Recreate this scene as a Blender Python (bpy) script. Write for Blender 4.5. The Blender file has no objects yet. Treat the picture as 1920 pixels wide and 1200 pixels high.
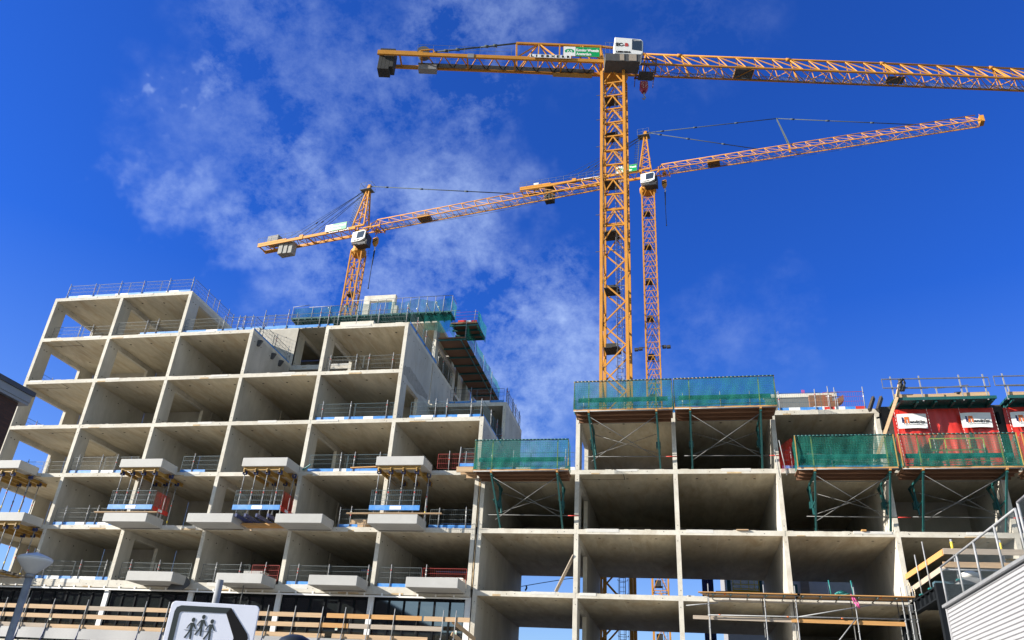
import bpy, math, random
from mathutils import Vector, Matrix
random.seed(7)
R = math.radians
sc = bpy.context.scene
col = sc.collection

# ------------------------------------------------------------------ camera
F, YAW, PITCH, ROLL = 1481.0, -0.2250, 0.4902, 0.0630
CAM = Vector((43.4736, -42.0995, -6.8028))
cam_d = bpy.data.cameras.new('camera')
cam = bpy.data.objects.new('camera', cam_d); col.objects.link(cam)
cam_d.sensor_width = 36.0; cam_d.sensor_fit = 'HORIZONTAL'
cam_d.lens = F / 1920 * 36.0
cam_d.clip_start = 0.1; cam_d.clip_end = 6000
fw = Vector((math.sin(YAW)*math.cos(PITCH), math.cos(YAW)*math.cos(PITCH), math.sin(PITCH)))
rt = Vector((math.cos(YAW), -math.sin(YAW), 0)); upv = rt.cross(fw)
r2 = math.cos(ROLL)*rt + math.sin(ROLL)*upv
u2 = -math.sin(ROLL)*rt + math.cos(ROLL)*upv
cam.matrix_world = Matrix(((r2.x, u2.x, -fw.x, CAM.x), (r2.y, u2.y, -fw.y, CAM.y), (r2.z, u2.z, -fw.z, CAM.z), (0, 0, 0, 1)))
sc.camera = cam

# ------------------------------------------------------------------ light
SUN = Vector((-2.4, -1.0, 1.03)).normalized()          # towards the sun
SEL = math.asin(SUN.z)
SAZ = math.atan2(SUN.x, SUN.y)
sun_d = bpy.data.lights.new('sun', 'SUN'); sun_d.energy = 5.0; sun_d.angle = R(0.5); sun_d.color = (1.0, 0.93, 0.82)
sun = bpy.data.objects.new('sun', sun_d); col.objects.link(sun)
sun.rotation_mode = 'QUATERNION'; sun.rotation_quaternion = (-SUN).to_track_quat('-Z', 'Y')
sun.location = (-60, -40, 60)
sc.view_settings.view_transform = 'Standard'; sc.view_settings.look = 'None'
sc.view_settings.exposure = 1.15; sc.view_settings.gamma = 1.0

def nodes_of(idb):
    nt = idb.node_tree; nt.nodes.clear()
    def N(t, **kw):
        n = nt.nodes.new(t)
        for k, v in kw.items():
            if k in n.inputs: n.inputs[k].default_value = v
            else: setattr(n, k, v)
        return n
    return nt, N, nt.links.new

SKYTINT = (.14, .44, 1.25, 1)
w = bpy.data.worlds.new('World'); sc.world = w; w.use_nodes = True
nt, N, LK = nodes_of(w)
sky = N('ShaderNodeTexSky'); sky.sky_type = 'NISHITA'; sky.sun_disc = False
sky.sun_elevation = SEL; sky.sun_rotation = SAZ
sky.air_density = 1.0; sky.dust_density = 0.3; sky.ozone_density = 2.5
tc = N('ShaderNodeTexCoord'); sp = N('ShaderNodeSeparateXYZ'); LK(tc.outputs['Generated'], sp.inputs[0])
def M2(op, a, b=None, c=None):
    n = N('ShaderNodeMath'); n.operation = op
    for i, x in enumerate((a, b, c)):
        if x is None: continue
        if isinstance(x, (int, float)): n.inputs[i].default_value = x
        else: LK(x, n.inputs[i])
    return n.outputs[0]
mp = N('ShaderNodeMapping'); mp.inputs['Scale'].default_value = (1.0, 1.0, 1.2); mp.inputs['Location'].default_value = (.37, .11, .52)
LK(tc.outputs['Generated'], mp.inputs[0])
n1 = N('ShaderNodeTexNoise'); n1.inputs['Scale'].default_value = 8.5; n1.inputs['Detail'].default_value = 9; n1.inputs['Roughness'].default_value = 0.62; n1.inputs['Distortion'].default_value = 0.15
n2 = N('ShaderNodeTexNoise'); n2.inputs['Scale'].default_value = 30.0; n2.inputs['Detail'].default_value = 8; n2.inputs['Roughness'].default_value = 0.7
LK(mp.outputs[0], n1.inputs['Vector']); LK(mp.outputs[0], n2.inputs['Vector'])
# the cloud bank: a thin sheet of cirrus standing north-west of the site
wn = N('ShaderNodeTexNoise'); wn.inputs['Scale'].default_value = 5.5; wn.inputs['Detail'].default_value = 5; wn.inputs['Roughness'].default_value = .6; LK(tc.outputs['Generated'], wn.inputs['Vector'])
ws = N('ShaderNodeVectorMath'); ws.operation = 'SUBTRACT'; ws.inputs[1].default_value = (.5, .5, .5); LK(wn.outputs['Color'], ws.inputs[0])
wm = N('ShaderNodeVectorMath'); wm.operation = 'SCALE'; wm.inputs['Scale'].default_value = .42; LK(ws.outputs[0], wm.inputs[0])
wa = N('ShaderNodeVectorMath'); wa.operation = 'ADD'; LK(tc.outputs['Generated'], wa.inputs[0]); LK(wm.outputs[0], wa.inputs[1])
def lobe(vec, inner, outer, ragged=True):
    v = Vector(vec).normalized()
    d = N('ShaderNodeVectorMath'); d.operation = 'DOT_PRODUCT'; d.inputs[1].default_value = v
    nrm = N('ShaderNodeVectorMath'); nrm.operation = 'NORMALIZE'; LK(wa.outputs[0] if ragged else tc.outputs['Generated'], nrm.inputs[0])
    LK(nrm.outputs[0], d.inputs[0])
    mr = N('ShaderNodeMapRange'); mr.interpolation_type = 'SMOOTHSTEP'
    mr.inputs['From Min'].default_value = math.cos(R(outer)); mr.inputs['From Max'].default_value = math.cos(R(inner))
    LK(d.outputs['Value'], mr.inputs['Value']); return mr.outputs[0]
def pixdir(u, v):
    x, y = (u-960)/F, (v-600)/F
    return r2*x - u2*y + fw
# the deep, polarised blue of the sky away from the sun
deep = lobe(pixdir(1000, 450), 46, 80, False)
elev = N('ShaderNodeMapRange'); elev.inputs['From Min'].default_value = 0.08; elev.inputs['From Max'].default_value = 0.48; elev.inputs['To Min'].default_value = 0.35; LK(sp.outputs[2], elev.inputs['Value'])
deep = M2('MULTIPLY', deep, elev.outputs[0])
hs = N('ShaderNodeMix'); hs.data_type = 'RGBA'; hs.blend_type = 'MULTIPLY'; LK(deep, hs.inputs['Factor']); LK(sky.outputs[0], hs.inputs['A']); hs.inputs['B'].default_value = SKYTINT
def many(*a):
    r = a[0]
    for q in a[1:]: r = M2('MAXIMUM', r, q)
    return r
bank = many(M2('MULTIPLY', lobe(pixdir(720, 460), 3, 14), .85), M2('MULTIPLY', lobe(pixdir(600, 200), 2, 12), 0.45), M2('MULTIPLY', lobe(pixdir(820, 40), 1, 9), 0.62), lobe(pixdir(930, 690), 2, 12),
            M2('MULTIPLY', lobe(pixdir(420, 400), .5, 5.0), 0.72), M2('MULTIPLY', lobe(pixdir(375, 185), .2, 2.2), 0.8), M2('MULTIPLY', lobe(pixdir(1330, 680), 1, 8), 0.22), M2('MULTIPLY', lobe(pixdir(1250, 40), 1, 8), 0.16))
dens = M2('ADD', M2('MULTIPLY', n1.outputs[0], 0.62), M2('MULTIPLY', n2.outputs[0], 0.38))
mr = N('ShaderNodeMapRange'); mr.inputs['From Min'].default_value = 0.425; mr.inputs['From Max'].default_value = 0.66; LK(dens, mr.inputs['Value'])
fac = M2('MULTIPLY', M2('MULTIPLY', mr.outputs[0], bank), 0.64)
mixc = N('ShaderNodeMix'); mixc.data_type = 'RGBA'
LK(fac, mixc.inputs['Factor']); LK(hs.outputs['Result'], mixc.inputs['A']); mixc.inputs['B'].default_value = (3.5, 4.5, 6.6, 1)
bg = N('ShaderNodeBackground'); bg.inputs['Strength'].default_value = 0.08
LK(mixc.outputs['Result'], bg.inputs['Color'])
wo = N('ShaderNodeOutputWorld'); LK(bg.outputs[0], wo.inputs[0])

# ------------------------------------------------------------------ materials
MATS = {}
def mat(name, base, rough=0.7, metal=0.0, var=0.15, scale=3.0, stain=None, stain_amt=0.4, stain_scale=0.6, bump=0.0, bscale=30, stretch=None, spec=0.5, low=0.0):
    m = bpy.data.materials.new(name); m.use_nodes = True
    nt, N, LK = nodes_of(m)
    out = N('ShaderNodeOutputMaterial'); b = N('ShaderNodeBsdfPrincipled')
    b.inputs['Roughness'].default_value = rough; b.inputs['Metallic'].default_value = metal
    b.inputs['Specular IOR Level'].default_value = spec
    LK(b.outputs[0], out.inputs[0])
    t = N('ShaderNodeTexCoord'); mp = N('ShaderNodeMapping'); LK(t.outputs['Object'], mp.inputs[0])
    if stretch: mp.inputs['Scale'].default_value = stretch
    n = N('ShaderNodeTexNoise'); n.inputs['Scale'].default_value = scale; n.inputs['Detail'].default_value = 6; n.inputs['Roughness'].default_value = 0.65
    LK(mp.outputs[0], n.inputs['Vector'])
    r = N('ShaderNodeMapRange'); r.inputs['From Min'].default_value = 0.3; r.inputs['From Max'].default_value = 0.7
    r.inputs['To Min'].default_value = 1-var; r.inputs['To Max'].default_value = 1+var; LK(n.outputs[0], r.inputs['Value'])
    mul = N('ShaderNodeMix'); mul.data_type = 'RGBA'; mul.blend_type = 'MULTIPLY'; mul.inputs['Factor'].default_value = 1
    mul.inputs['A'].default_value = (*base, 1); LK(r.outputs[0], mul.inputs['B'])
    last = mul.outputs['Result']
    if low:
        nl = N('ShaderNodeTexNoise'); nl.inputs['Scale'].default_value = .23; nl.inputs['Detail'].default_value = 1; LK(t.outputs['Object'], nl.inputs['Vector'])
        rl = N('ShaderNodeMapRange'); rl.inputs['From Min'].default_value = .35; rl.inputs['From Max'].default_value = .65; rl.inputs['To Min'].default_value = 1-low; rl.inputs['To Max'].default_value = 1+low; LK(nl.outputs[0], rl.inputs['Value'])
        ml = N('ShaderNodeMix'); ml.data_type = 'RGBA'; ml.blend_type = 'MULTIPLY'; ml.inputs['Factor'].default_value = 1; LK(last, ml.inputs['A']); LK(rl.outputs[0], ml.inputs['B']); last = ml.outputs['Result']
    if stain:
        n2 = N('ShaderNodeTexNoise'); n2.inputs['Scale'].default_value = stain_scale; n2.inputs['Detail'].default_value = 7; n2.inputs['Roughness'].default_value = 0.7; n2.inputs['Distortion'].default_value = 0.6
        mp2 = N('ShaderNodeMapping'); LK(t.outputs['Object'], mp2.inputs[0]); mp2.inputs['Location'].default_value = (13, 7, 3)
        if stretch: mp2.inputs['Scale'].default_value = stretch
        LK(mp2.outputs[0], n2.inputs['Vector'])
        rr = N('ShaderNodeMapRange'); rr.inputs['From Min'].default_value = 0.46; rr.inputs['From Max'].default_value = 0.72; rr.inputs['To Max'].default_value = stain_amt
        LK(n2.outputs[0], rr.inputs['Value'])
        mx = N('ShaderNodeMix'); mx.data_type = 'RGBA'; LK(rr.outputs[0], mx.inputs['Factor']); LK(last, mx.inputs['A']); mx.inputs['B'].default_value = (*stain, 1)
        last = mx.outputs['Result']
    LK(last, b.inputs['Base Color'])
    rv = N('ShaderNodeMapRange'); rv.inputs['To Min'].default_value = max(0.02, rough-0.12); rv.inputs['To Max'].default_value = min(1, rough+0.12)
    LK(n.outputs[0], rv.inputs['Value']); LK(rv.outputs[0], b.inputs['Roughness'])
    if bump:
        nb = N('ShaderNodeTexNoise'); nb.inputs['Scale'].default_value = bscale; nb.inputs['Detail'].default_value = 5; LK(t.outputs['Object'], nb.inputs['Vector'])
        bp = N('ShaderNodeBump'); bp.inputs['Strength'].default_value = bump; bp.inputs['Distance'].default_value = 0.03; LK(nb.outputs[0], bp.inputs['Height']); LK(bp.outputs[0], b.inputs['Normal'])
    MATS[name] = m; return m
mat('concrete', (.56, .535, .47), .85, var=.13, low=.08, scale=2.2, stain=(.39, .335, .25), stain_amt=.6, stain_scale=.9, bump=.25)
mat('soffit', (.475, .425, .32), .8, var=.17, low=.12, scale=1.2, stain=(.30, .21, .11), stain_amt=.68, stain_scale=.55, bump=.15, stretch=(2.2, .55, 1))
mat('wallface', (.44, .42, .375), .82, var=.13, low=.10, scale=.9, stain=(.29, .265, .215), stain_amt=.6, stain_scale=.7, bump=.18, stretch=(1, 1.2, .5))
mat('patch', (.58, .57, .54), .8, var=.08, scale=5)
mat('rust', (.45, .335, .20), .9, var=.3, scale=3)
mat('hole', (.03, .028, .025), .9)
mat('precast', (.405, .405, .395), .7, low=.06, var=.06, scale=1.6, stain=(.35, .345, .32), stain_amt=.35, stain_scale=1.2, bump=.06)
mat('galv', (.27, .28, .295), .6, .15, var=.2, scale=9, spec=.3)
mat('cranerail', (.16, .18, .19), .8, var=.1, spec=.15)
mat('tubegrey', (.14, .147, .15), .55, .2, var=.25, scale=6)
mat('crane', (.49, .222, .032), .6, spec=.25, var=.10, scale=1.5, stain=(.45, .20, .05), stain_amt=.3, stain_scale=.8)
mat('white', (.78, .78, .76), .45, var=.04)
mat('whiteplastic', (.72, .73, .74), .5, var=.06)
mat('black', (.025, .026, .03), .5, var=.2)
mat('darkgrey', (.075, .075, .078), .8, var=.25, scale=2)
mat('ballast', (.032, .033, .033), .9, var=.2, scale=2, bump=.2)
mat('ballastgrey', (.27, .27, .255), .9, var=.15, scale=2)
mat('teal', (.010, .085, .085), .5, var=.2, scale=4)
mat('tealbright', (.015, .17, .17), .45, var=.15, scale=4)
mat('blue', (.03, .21, .60), .5, var=.15, scale=1.6, stain=(.25, .42, .68), stain_amt=.5, stain_scale=2)
mat('red', (.50, .035, .025), .5, var=.15)
mat('wire', (.085, .11, .12), .6, .0, var=.15)
mat('wireblue', (.05, .10, .13), .6, .0, var=.15)
mat('wirered', (.30, .03, .025), .5, var=.15)
mat('timber', (.46, .315, .185), .75, var=.2, scale=4, stretch=(.25, 3, 6), stain=(.35, .22, .12), stain_amt=.5)
mat('timberorange', (.47, .25, .085), .7, var=.15, scale=4, stretch=(.3, 3, 6))
mat('timbergrey', (.36, .30, .24), .85, var=.2, scale=4, stretch=(.3, 3, 6))
mat('plybrown', (.17, .085, .045), .75, var=.3, scale=3, stretch=(.3, 3, 3))
mat('plyblack', (.05, .042, .035), .75, var=.3, scale=3)
mat('beamyellow', (.36, .22, .055), .6, var=.15, scale=4)
mat('navy', (.015, .03, .12), .45, var=.2)
mat('yellow', (.72, .55, .05), .5, var=.1)
mat('yellowgreen', (.42, .45, .08), .5, var=.1)
mat('blacksteel', (.008, .010, .013), .75, .0, spec=.1, var=.25)
mat('zinc', (.24, .25, .265), .5, .2, var=.08)
mat('flash', (.055, .06, .075), .5, .2)
mat('membrane', (.26, .263, .27), .6, var=.05, scale=1.2, bump=.1, bscale=3)
mat('redtarp', (.54, .030, .020), .33, var=.10, scale=2)
mat('banner', (.78, .78, .78), .5, var=.04)
mat('signgreen', (.0, .30, .09), .4, var=.05)
mat('signpalegreen', (.20, .52, .32), .4, var=.05)
mat('signgrey', (.032, .042, .046), .6, var=.08, spec=.15)
mat('signwhite', (.66, .69, .80), .32, var=.03, scale=6)
mat('letterblack', (.008, .008, .010), .6, spec=.1)
mat('letterblue', (.015, .02, .10), .5)
mat('letterorange', (.72, .16, .03), .5)
mat('cable', (.05, .06, .065), .85, spec=.15)
mat('tiebar', (.075, .095, .10), .85, spec=.15)
mat('hookred', (.30, .02, .02), .5)
mat('lampwhite', (.62, .63, .62), .45, var=.05)
mat('asphalt', (.06, .06, .062), .9, var=.2, scale=8)
mat('cladding', (.34, .345, .365), .5, var=.05)
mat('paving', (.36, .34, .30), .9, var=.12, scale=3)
mat('sand_shaded', (.09, .08, .065), .95, var=.15, scale=.5)  # colour lowered to stand in for shade on the ground behind the blocks
mat('damp', (.27, .255, .225), .85, var=.2, scale=4)
mat('roofwall', (.13, .135, .135), .8, var=.1)
mat('tarpblue', (.02, .035, .13), .6, var=.3)
mat('bggrey', (.22, .22, .23), .8, var=.1)
mat('pink', (.55, .08, .25), .6)
mat('orange', (.75, .15, .02), .5)
mat('rope', (.55, .48, .36), .8)
mat('lampdome', (.02, .024, .026), .35, var=.1)

def glass_mat():
    m = bpy.data.materials.new('glass'); m.use_nodes = True
    nt, N, LK = nodes_of(m)
    out = N('ShaderNodeOutputMaterial'); b = N('ShaderNodeBsdfPrincipled')
    b.inputs['Base Color'].default_value = (.016, .02, .02, 1); b.inputs['Roughness'].default_value = .03; b.inputs['IOR'].default_value = 2.7
    t = N('ShaderNodeTexCoord'); n = N('ShaderNodeTexNoise'); n.inputs['Scale'].default_value = .7; LK(t.outputs['Object'], n.inputs['Vector'])
    bp = N('ShaderNodeBump'); bp.inputs['Strength'].default_value = .02; LK(n.outputs[0], bp.inputs['Height']); LK(bp.outputs[0], b.inputs['Normal'])
    LK(b.outputs[0], out.inputs[0]); MATS['glass'] = m
glass_mat()
def brick_mat():
    m = bpy.data.materials.new('brick'); m.use_nodes = True
    nt, N, LK = nodes_of(m)
    out = N('ShaderNodeOutputMaterial'); b = N('ShaderNodeBsdfPrincipled'); b.inputs['Roughness'].default_value = .9
    t = N('ShaderNodeTexCoord'); sp = N('ShaderNodeSeparateXYZ'); LK(t.outputs['Object'], sp.inputs[0])
    ad = N('ShaderNodeMath'); ad.operation = 'ADD'; LK(sp.outputs[0], ad.inputs[0]); LK(sp.outputs[1], ad.inputs[1])
    cb = N('ShaderNodeCombineXYZ'); LK(ad.outputs[0], cb.inputs[0]); LK(sp.outputs[2], cb.inputs[1])
    br = N('ShaderNodeTexBrick'); br.inputs['Scale'].default_value = 1.0
    br.inputs['Brick Width'].default_value = .22; br.inputs['Row Height'].default_value = .065; br.inputs['Mortar Size'].default_value = .006
    br.inputs['Color1'].default_value = (.085, .036, .025, 1); br.inputs['Color2'].default_value = (.05, .024, .02, 1); br.inputs['Mortar'].default_value = (.03, .026, .024, 1)
    LK(cb.outputs[0], br.inputs['Vector']); LK(br.outputs['Color'], b.inputs['Base Color'])
    bp = N('ShaderNodeBump'); bp.inputs['Strength'].default_value = .5; bp.inputs['Distance'].default_value = .01; bp.invert = True
    LK(br.outputs['Fac'], bp.inputs['Height']); LK(bp.outputs[0], b.inputs['Normal'])
    LK(b.outputs[0], out.inputs[0]); MATS['brick'] = m
brick_mat()
def net_mat(name, colr, base_fac, grid=.12):
    m = bpy.data.materials.new(name); m.use_nodes = True
    nt, N, LK = nodes_of(m)
    out = N('ShaderNodeOutputMaterial'); tr = N('ShaderNodeBsdfTransparent'); df = N('ShaderNodeBsdfDiffuse'); tl = N('ShaderNodeBsdfTranslucent')
    df.inputs[0].default_value = (*colr, 1); tl.inputs[0].default_value = (*colr, 1)
    a = N('ShaderNodeMixShader'); a.inputs[0].default_value = .4; LK(df.outputs[0], a.inputs[1]); LK(tl.outputs[0], a.inputs[2])
    t = N('ShaderNodeTexCoord'); n = N('ShaderNodeTexNoise'); n.inputs['Scale'].default_value = 1.1; n.inputs['Detail'].default_value = 5; LK(t.outputs['Object'], n.inputs['Vector'])
    sp = N('ShaderNodeSeparateXYZ'); LK(t.outputs['Object'], sp.inputs[0])
    def m2(op, x, y):
        k = N('ShaderNodeMath'); k.operation = op
        for i, q in enumerate((x, y)):
            if isinstance(q, (int, float)): k.inputs[i].default_value = q
            else: LK(q, k.inputs[i])
        return k.outputs[0]
    hx = m2('ADD', sp.outputs[0], sp.outputs[1])
    gx = m2('LESS_THAN', m2('FRACT', m2('DIVIDE', hx, grid), 0), .12)
    gz = m2('LESS_THAN', m2('FRACT', m2('DIVIDE', sp.outputs[2], grid), 0), .12)
    g = m2('MULTIPLY', m2('MAXIMUM', gx, gz), .3)
    r = N('ShaderNodeMapRange'); r.inputs['From Min'].default_value = .3; r.inputs['From Max'].default_value = .7; r.inputs['To Min'].default_value = base_fac-.16; r.inputs['To Max'].default_value = base_fac+.16; LK(n.outputs[0], r.inputs['Value'])
    f = m2('MINIMUM', m2('ADD', r.outputs[0], g), .96)
    mx = N('ShaderNodeMixShader'); LK(f, mx.inputs[0]); LK(tr.outputs[0], mx.inputs[1]); LK(a.outputs[0], mx.inputs[2])
    LK(mx.outputs[0], out.inputs[0]); MATS[name] = m
net_mat('net', (.03, .20, .16), .50)
net_mat('netthin', (.012, .15, .14), .34)
net_mat('redmesh', (.22, .012, .010), .20, .08)

# ------------------------------------------------------------------ mesh builder
class MB:
    def __init__(s): s.v = []; s.f = []; s.mi = []; s.sm = []
    def add(s, vs, fs, m=0, sm=False):
        b = len(s.v); s.v += [tuple(x) for x in vs]
        for f in fs: s.f.append([b+i for i in f]); s.mi.append(m); s.sm.append(sm)
        return s
    def box(s, x0, x1, y0, y1, z0, z1, m=0, mb=None, mt=None):
        v = [(x0,y0,z0),(x1,y0,z0),(x1,y1,z0),(x0,y1,z0),(x0,y0,z1),(x1,y0,z1),(x1,y1,z1),(x0,y1,z1)]
        s.add(v, [(3,2,1,0)], m if mb is None else mb); b = len(s.v)-8
        for f in ((0,1,5,4),(1,2,6,5),(2,3,7,6),(3,0,4,7)): s.f.append([b+i for i in f]); s.mi.append(m); s.sm.append(False)
        s.f.append([b+4,b+5,b+6,b+7]); s.mi.append(m if mt is None else mt); s.sm.append(False)
        return s
    def bar(s, p, q, wd, h=None, m=0, up=(0,0,1)):
        p, q = Vector(p), Vector(q); d = (q-p)
        if d.length < 1e-6: return s
        d.normalize(); u = Vector(up)
        if abs(d.dot(u)) > .98: u = Vector((0,1,0))
        a = d.cross(u).normalized()*(wd/2); c = a.cross(d).normalized()*((h or wd)/2)
        v = [p-a-c, p+a-c, p+a+c, p-a+c, q-a-c, q+a-c, q+a+c, q-a+c]
        return s.add(v, [(0,1,2,3),(7,6,5,4),(0,4,5,1),(1,5,6,2),(2,6,7,3),(3,7,4,0)], m)
    def tube(s, p, q, r, n=6, m=0, caps=True, r2=None):
        p, q = Vector(p), Vector(q); d = (q-p)
        if d.length < 1e-6: return s
        d.normalize(); u = Vector((0,0,1)) if abs(d.z) < .9 else Vector((1,0,0))
        a = d.cross(u).normalized(); c = d.cross(a); r2 = r if r2 is None else r2
        ring = [(math.cos(2*math.pi*i/n), math.sin(2*math.pi*i/n)) for i in range(n)]
        v = [p+(a*x+c*y)*r for x, y in ring]+[q+(a*x+c*y)*r2 for x, y in ring]
        s.add(v, [(i, (i+1) % n, n+(i+1) % n, n+i) for i in range(n)], m, True)
        if caps:
            b = len(s.v)-2*n
            s.f.append([b+i for i in range(n)][::-1]); s.mi.append(m); s.sm.append(False)
            s.f.append([b+n+i for i in range(n)]); s.mi.append(m); s.sm.append(False)
        return s
    def path(s, pts, r, n=6, m=0):
        for a, b in zip(pts[:-1], pts[1:]): s.tube(a, b, r, n, m, True)
        return s
    def lathe(s, prof, c=(0,0,0), n=24, m=0, sm=True):
        c = Vector(c); v = []
        for r, z in prof:
            for i in range(n):
                a = 2*math.pi*i/n; v.append(c+Vector((r*math.cos(a), r*math.sin(a), z)))
        fs = []
        for k in range(len(prof)-1):
            for i in range(n): fs.append((k*n+i, k*n+(i+1) % n, (k+1)*n+(i+1) % n, (k+1)*n+i))
        s.add(v, fs, m, sm)
        b = len(s.v)-len(v)
        s.f.append([b+i for i in range(n)][::-1]); s.mi.append(m); s.sm.append(False)
        s.f.append([b+(len(prof)-1)*n+i for i in range(n)]); s.mi.append(m); s.sm.append(False)
        return s
    def prism(s, poly, vec, m=0):
        vec = Vector(vec); n = len(poly); P = [Vector(p) for p in poly]
        s.add(P+[p+vec for p in P], [list(range(n))[::-1], [n+i for i in range(n)]]+[(i, (i+1) % n, n+(i+1) % n, n+i) for i in range(n)], m); return s
    def grid(s, fn, nu, nv, m=0, sm=True):
        v = [fn(i/nu, j/nv) for j in range(nv+1) for i in range(nu+1)]
        return s.add(v, [(j*(nu+1)+i, j*(nu+1)+i+1, (j+1)*(nu+1)+i+1, (j+1)*(nu+1)+i) for j in range(nv) for i in range(nu)], m, sm)
    def disc(s, c, nrm, r, m=0, n=8, sx=1.0):
        c, nv = Vector(c), Vector(nrm).normalized(); u = Vector((0,0,1)) if abs(nv.z) < .9 else Vector((1,0,0))
        a = u.cross(nv).normalized(); b = nv.cross(a)
        return s.add([c+(a*math.cos(2*math.pi*i/n)*sx+b*math.sin(2*math.pi*i/n))*r for i in range(n)], [tuple(range(n))], m)
    def text(s, txt, org, xd, yd, size, m=0, sx=1.0, bold=.02, width=None, thick=.006):
        cu = bpy.data.curves.new('txt', 'FONT'); cu.body = txt; cu.size = 1; cu.offset = bold; cu.resolution_u = 3; cu.extrude = thick/size/2
        ob = bpy.data.objects.new('txt', cu); col.objects.link(ob)
        dg = bpy.context.evaluated_depsgraph_get(); me = ob.evaluated_get(dg).to_mesh()
        vs = [v.co.copy() for v in me.vertices]; fs = [tuple(p.vertices) for p in me.polygons]
        ob.evaluated_get(dg).to_mesh_clear(); bpy.data.objects.remove(ob); bpy.data.curves.remove(cu)
        if not vs: return s
        x0 = min(v.x for v in vs); x1 = max(v.x for v in vs)
        k = size*sx if width is None else width/(x1-x0)
        xd, yd, o = Vector(xd).normalized(), Vector(yd).normalized(), Vector(org); nn = xd.cross(yd)
        return s.add([o+xd*(v.x-x0)*k+yd*v.y*size+nn*v.z*size for v in vs], fs, m)
    def build(s, name, mats, parent=None, bevel=0):
        me = bpy.data.meshes.new(name)
        off = Vector((0,0,0))
        if parent is not None: off = ROOTLOC.get(parent.name, off)
        me.from_pydata([tuple(Vector(v)-off) for v in s.v], [], s.f); me.update()
        if isinstance(mats, str): mats = [mats]
        for k in mats: me.materials.append(MATS[k])
        me.polygons.foreach_set('material_index', s.mi); me.polygons.foreach_set('use_smooth', s.sm)
        o = bpy.data.objects.new(name, me); col.objects.link(o)
        if parent is not None:
            o.parent = parent; ROOTLOC[o.name] = off
        if bevel:
            b = o.modifiers.new('bevel', 'BEVEL'); b.width = bevel; b.segments = 2; b.limit_method = 'ANGLE'
        return o
ROOTLOC = {}
def thing(name, label, cat, loc=(0,0,0), rot=0.0, group=None, local=False):
    o = bpy.data.objects.new(name, None); col.objects.link(o); o.empty_display_size = .3
    o.location = loc; o.rotation_euler = (0, 0, rot); o['label'] = label; o['category'] = cat; o['kind'] = 'thing'
    if group: o['group'] = group
    ROOTLOC[o.name] = Vector((0,0,0)) if local else Vector(loc)
    return o
def tag(o, label, cat, group=None):
    o['label'] = label; o['category'] = cat; o['kind'] = 'thing'
    if group: o['group'] = group
    return o
def struct(o): o['kind'] = 'structure'; return o
rnd = random.uniform

# ------------------------------------------------------------------ dimensions
H = 3.2588
def L(i): return i*H
T = .125                                  # half thickness of a slab
W = 5.4
LC = [W*i for i in range(7)]              # wall axes of the left block
RC = [32.76+5.30*k for k in range(7)]     # wall axes of the right block
GZ = -8.4                                 # ground level
HW = .115                                 # half thickness of a wall

# ------------------------------------------------------------------ ground
g = MB(); g.box(-2500, 2500, -2500, 2500, GZ-.5, GZ); struct(g.build('ground', ['sand_shaded']))
g = MB(); g.box(-300, 300, -34, -25, GZ+.002, GZ+.006); struct(g.build('road', ['asphalt']))
g = MB(); g.box(-300, 300, -25, -17, GZ+.001, GZ+.13); g.box(-300, 300, -48, -34, GZ+.001, GZ+.13); struct(g.build('pavement', ['paving']))
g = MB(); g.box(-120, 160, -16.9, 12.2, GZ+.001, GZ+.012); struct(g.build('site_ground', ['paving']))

# ------------------------------------------------------------------ building helpers
def slab_piece(mb, x0, x1, y0, y1, z, t=T, holes=True, front=True):
    """one bay of slab: slot 0 concrete edge, 1 soffit, 2 patch, 3 hole, 4 rust"""
    dy = rnd(0, .015); tt = t+rnd(-.01, .012)
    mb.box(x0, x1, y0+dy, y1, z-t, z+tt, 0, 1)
    if front:
        if random.random() < .75:
            a = rnd(x0+.2, x1-2.0); b = a+rnd(.7, 1.9); mb.box(a, b, y0-.004, y0+.1, z+rnd(-.02, .03), z+tt+rnd(.004, .035), 2)
        if random.random() < .5:
            a = rnd(x0+.2, x1-1.3); mb.box(a, a+rnd(.3, 1.2), y0-.003, y0+.05, z-t+.004, z-t+rnd(.04, .11), 4)
        for k in range(random.randint(2, 4)):    # chipped upper arris
            a = rnd(x0, x1-.5); mb.box(a, a+rnd(.12, .5), y0+.012, y0+.3, z+tt-.03, z+tt+rnd(.012, .03), 0)
        for k in range(3): mb.disc((rnd(x0+.2, x1-.2), y0+dy-.003-.002*k, z+rnd(-.04, .05)), (0,-1,0), .022, 3)
    if holes:
        if random.random() < .7:
            xs_ = x0+(x1-x0)*rnd(.35, .65); mb.box(xs_, xs_+.018, y0+.05, y0+4.9, z-t-.003, z-t+.01, 0)
        for k, fx in enumerate((.2, .5, .8)):
            mb.disc((x0+(x1-x0)*fx+rnd(-.1, .1), y0+.95+rnd(-.1, .1), z-t-.004), (0,0,-1), .075, 3, 10)
        if random.random() < .6: mb.disc((x0+rnd(1, 4.2), y0+rnd(2.2, 3.6), z-t-.004), (0,0,-1), .06, 3, 10)
def soffit_panel(mb, x0, x1, z, d=.85, t=T):
    for a in ((x0, x1, d-.03, d), ): mb.box(a[0], a[1], a[2], a[3], z-t-.006, z-t+.01, 3)
    mb.box(x1-.04, x1, .05, d-.031, z-t-.006, z-t+.01, 3)
SLABM = ['concrete', 'soffit', 'patch', 'hole', 'rust']
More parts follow.
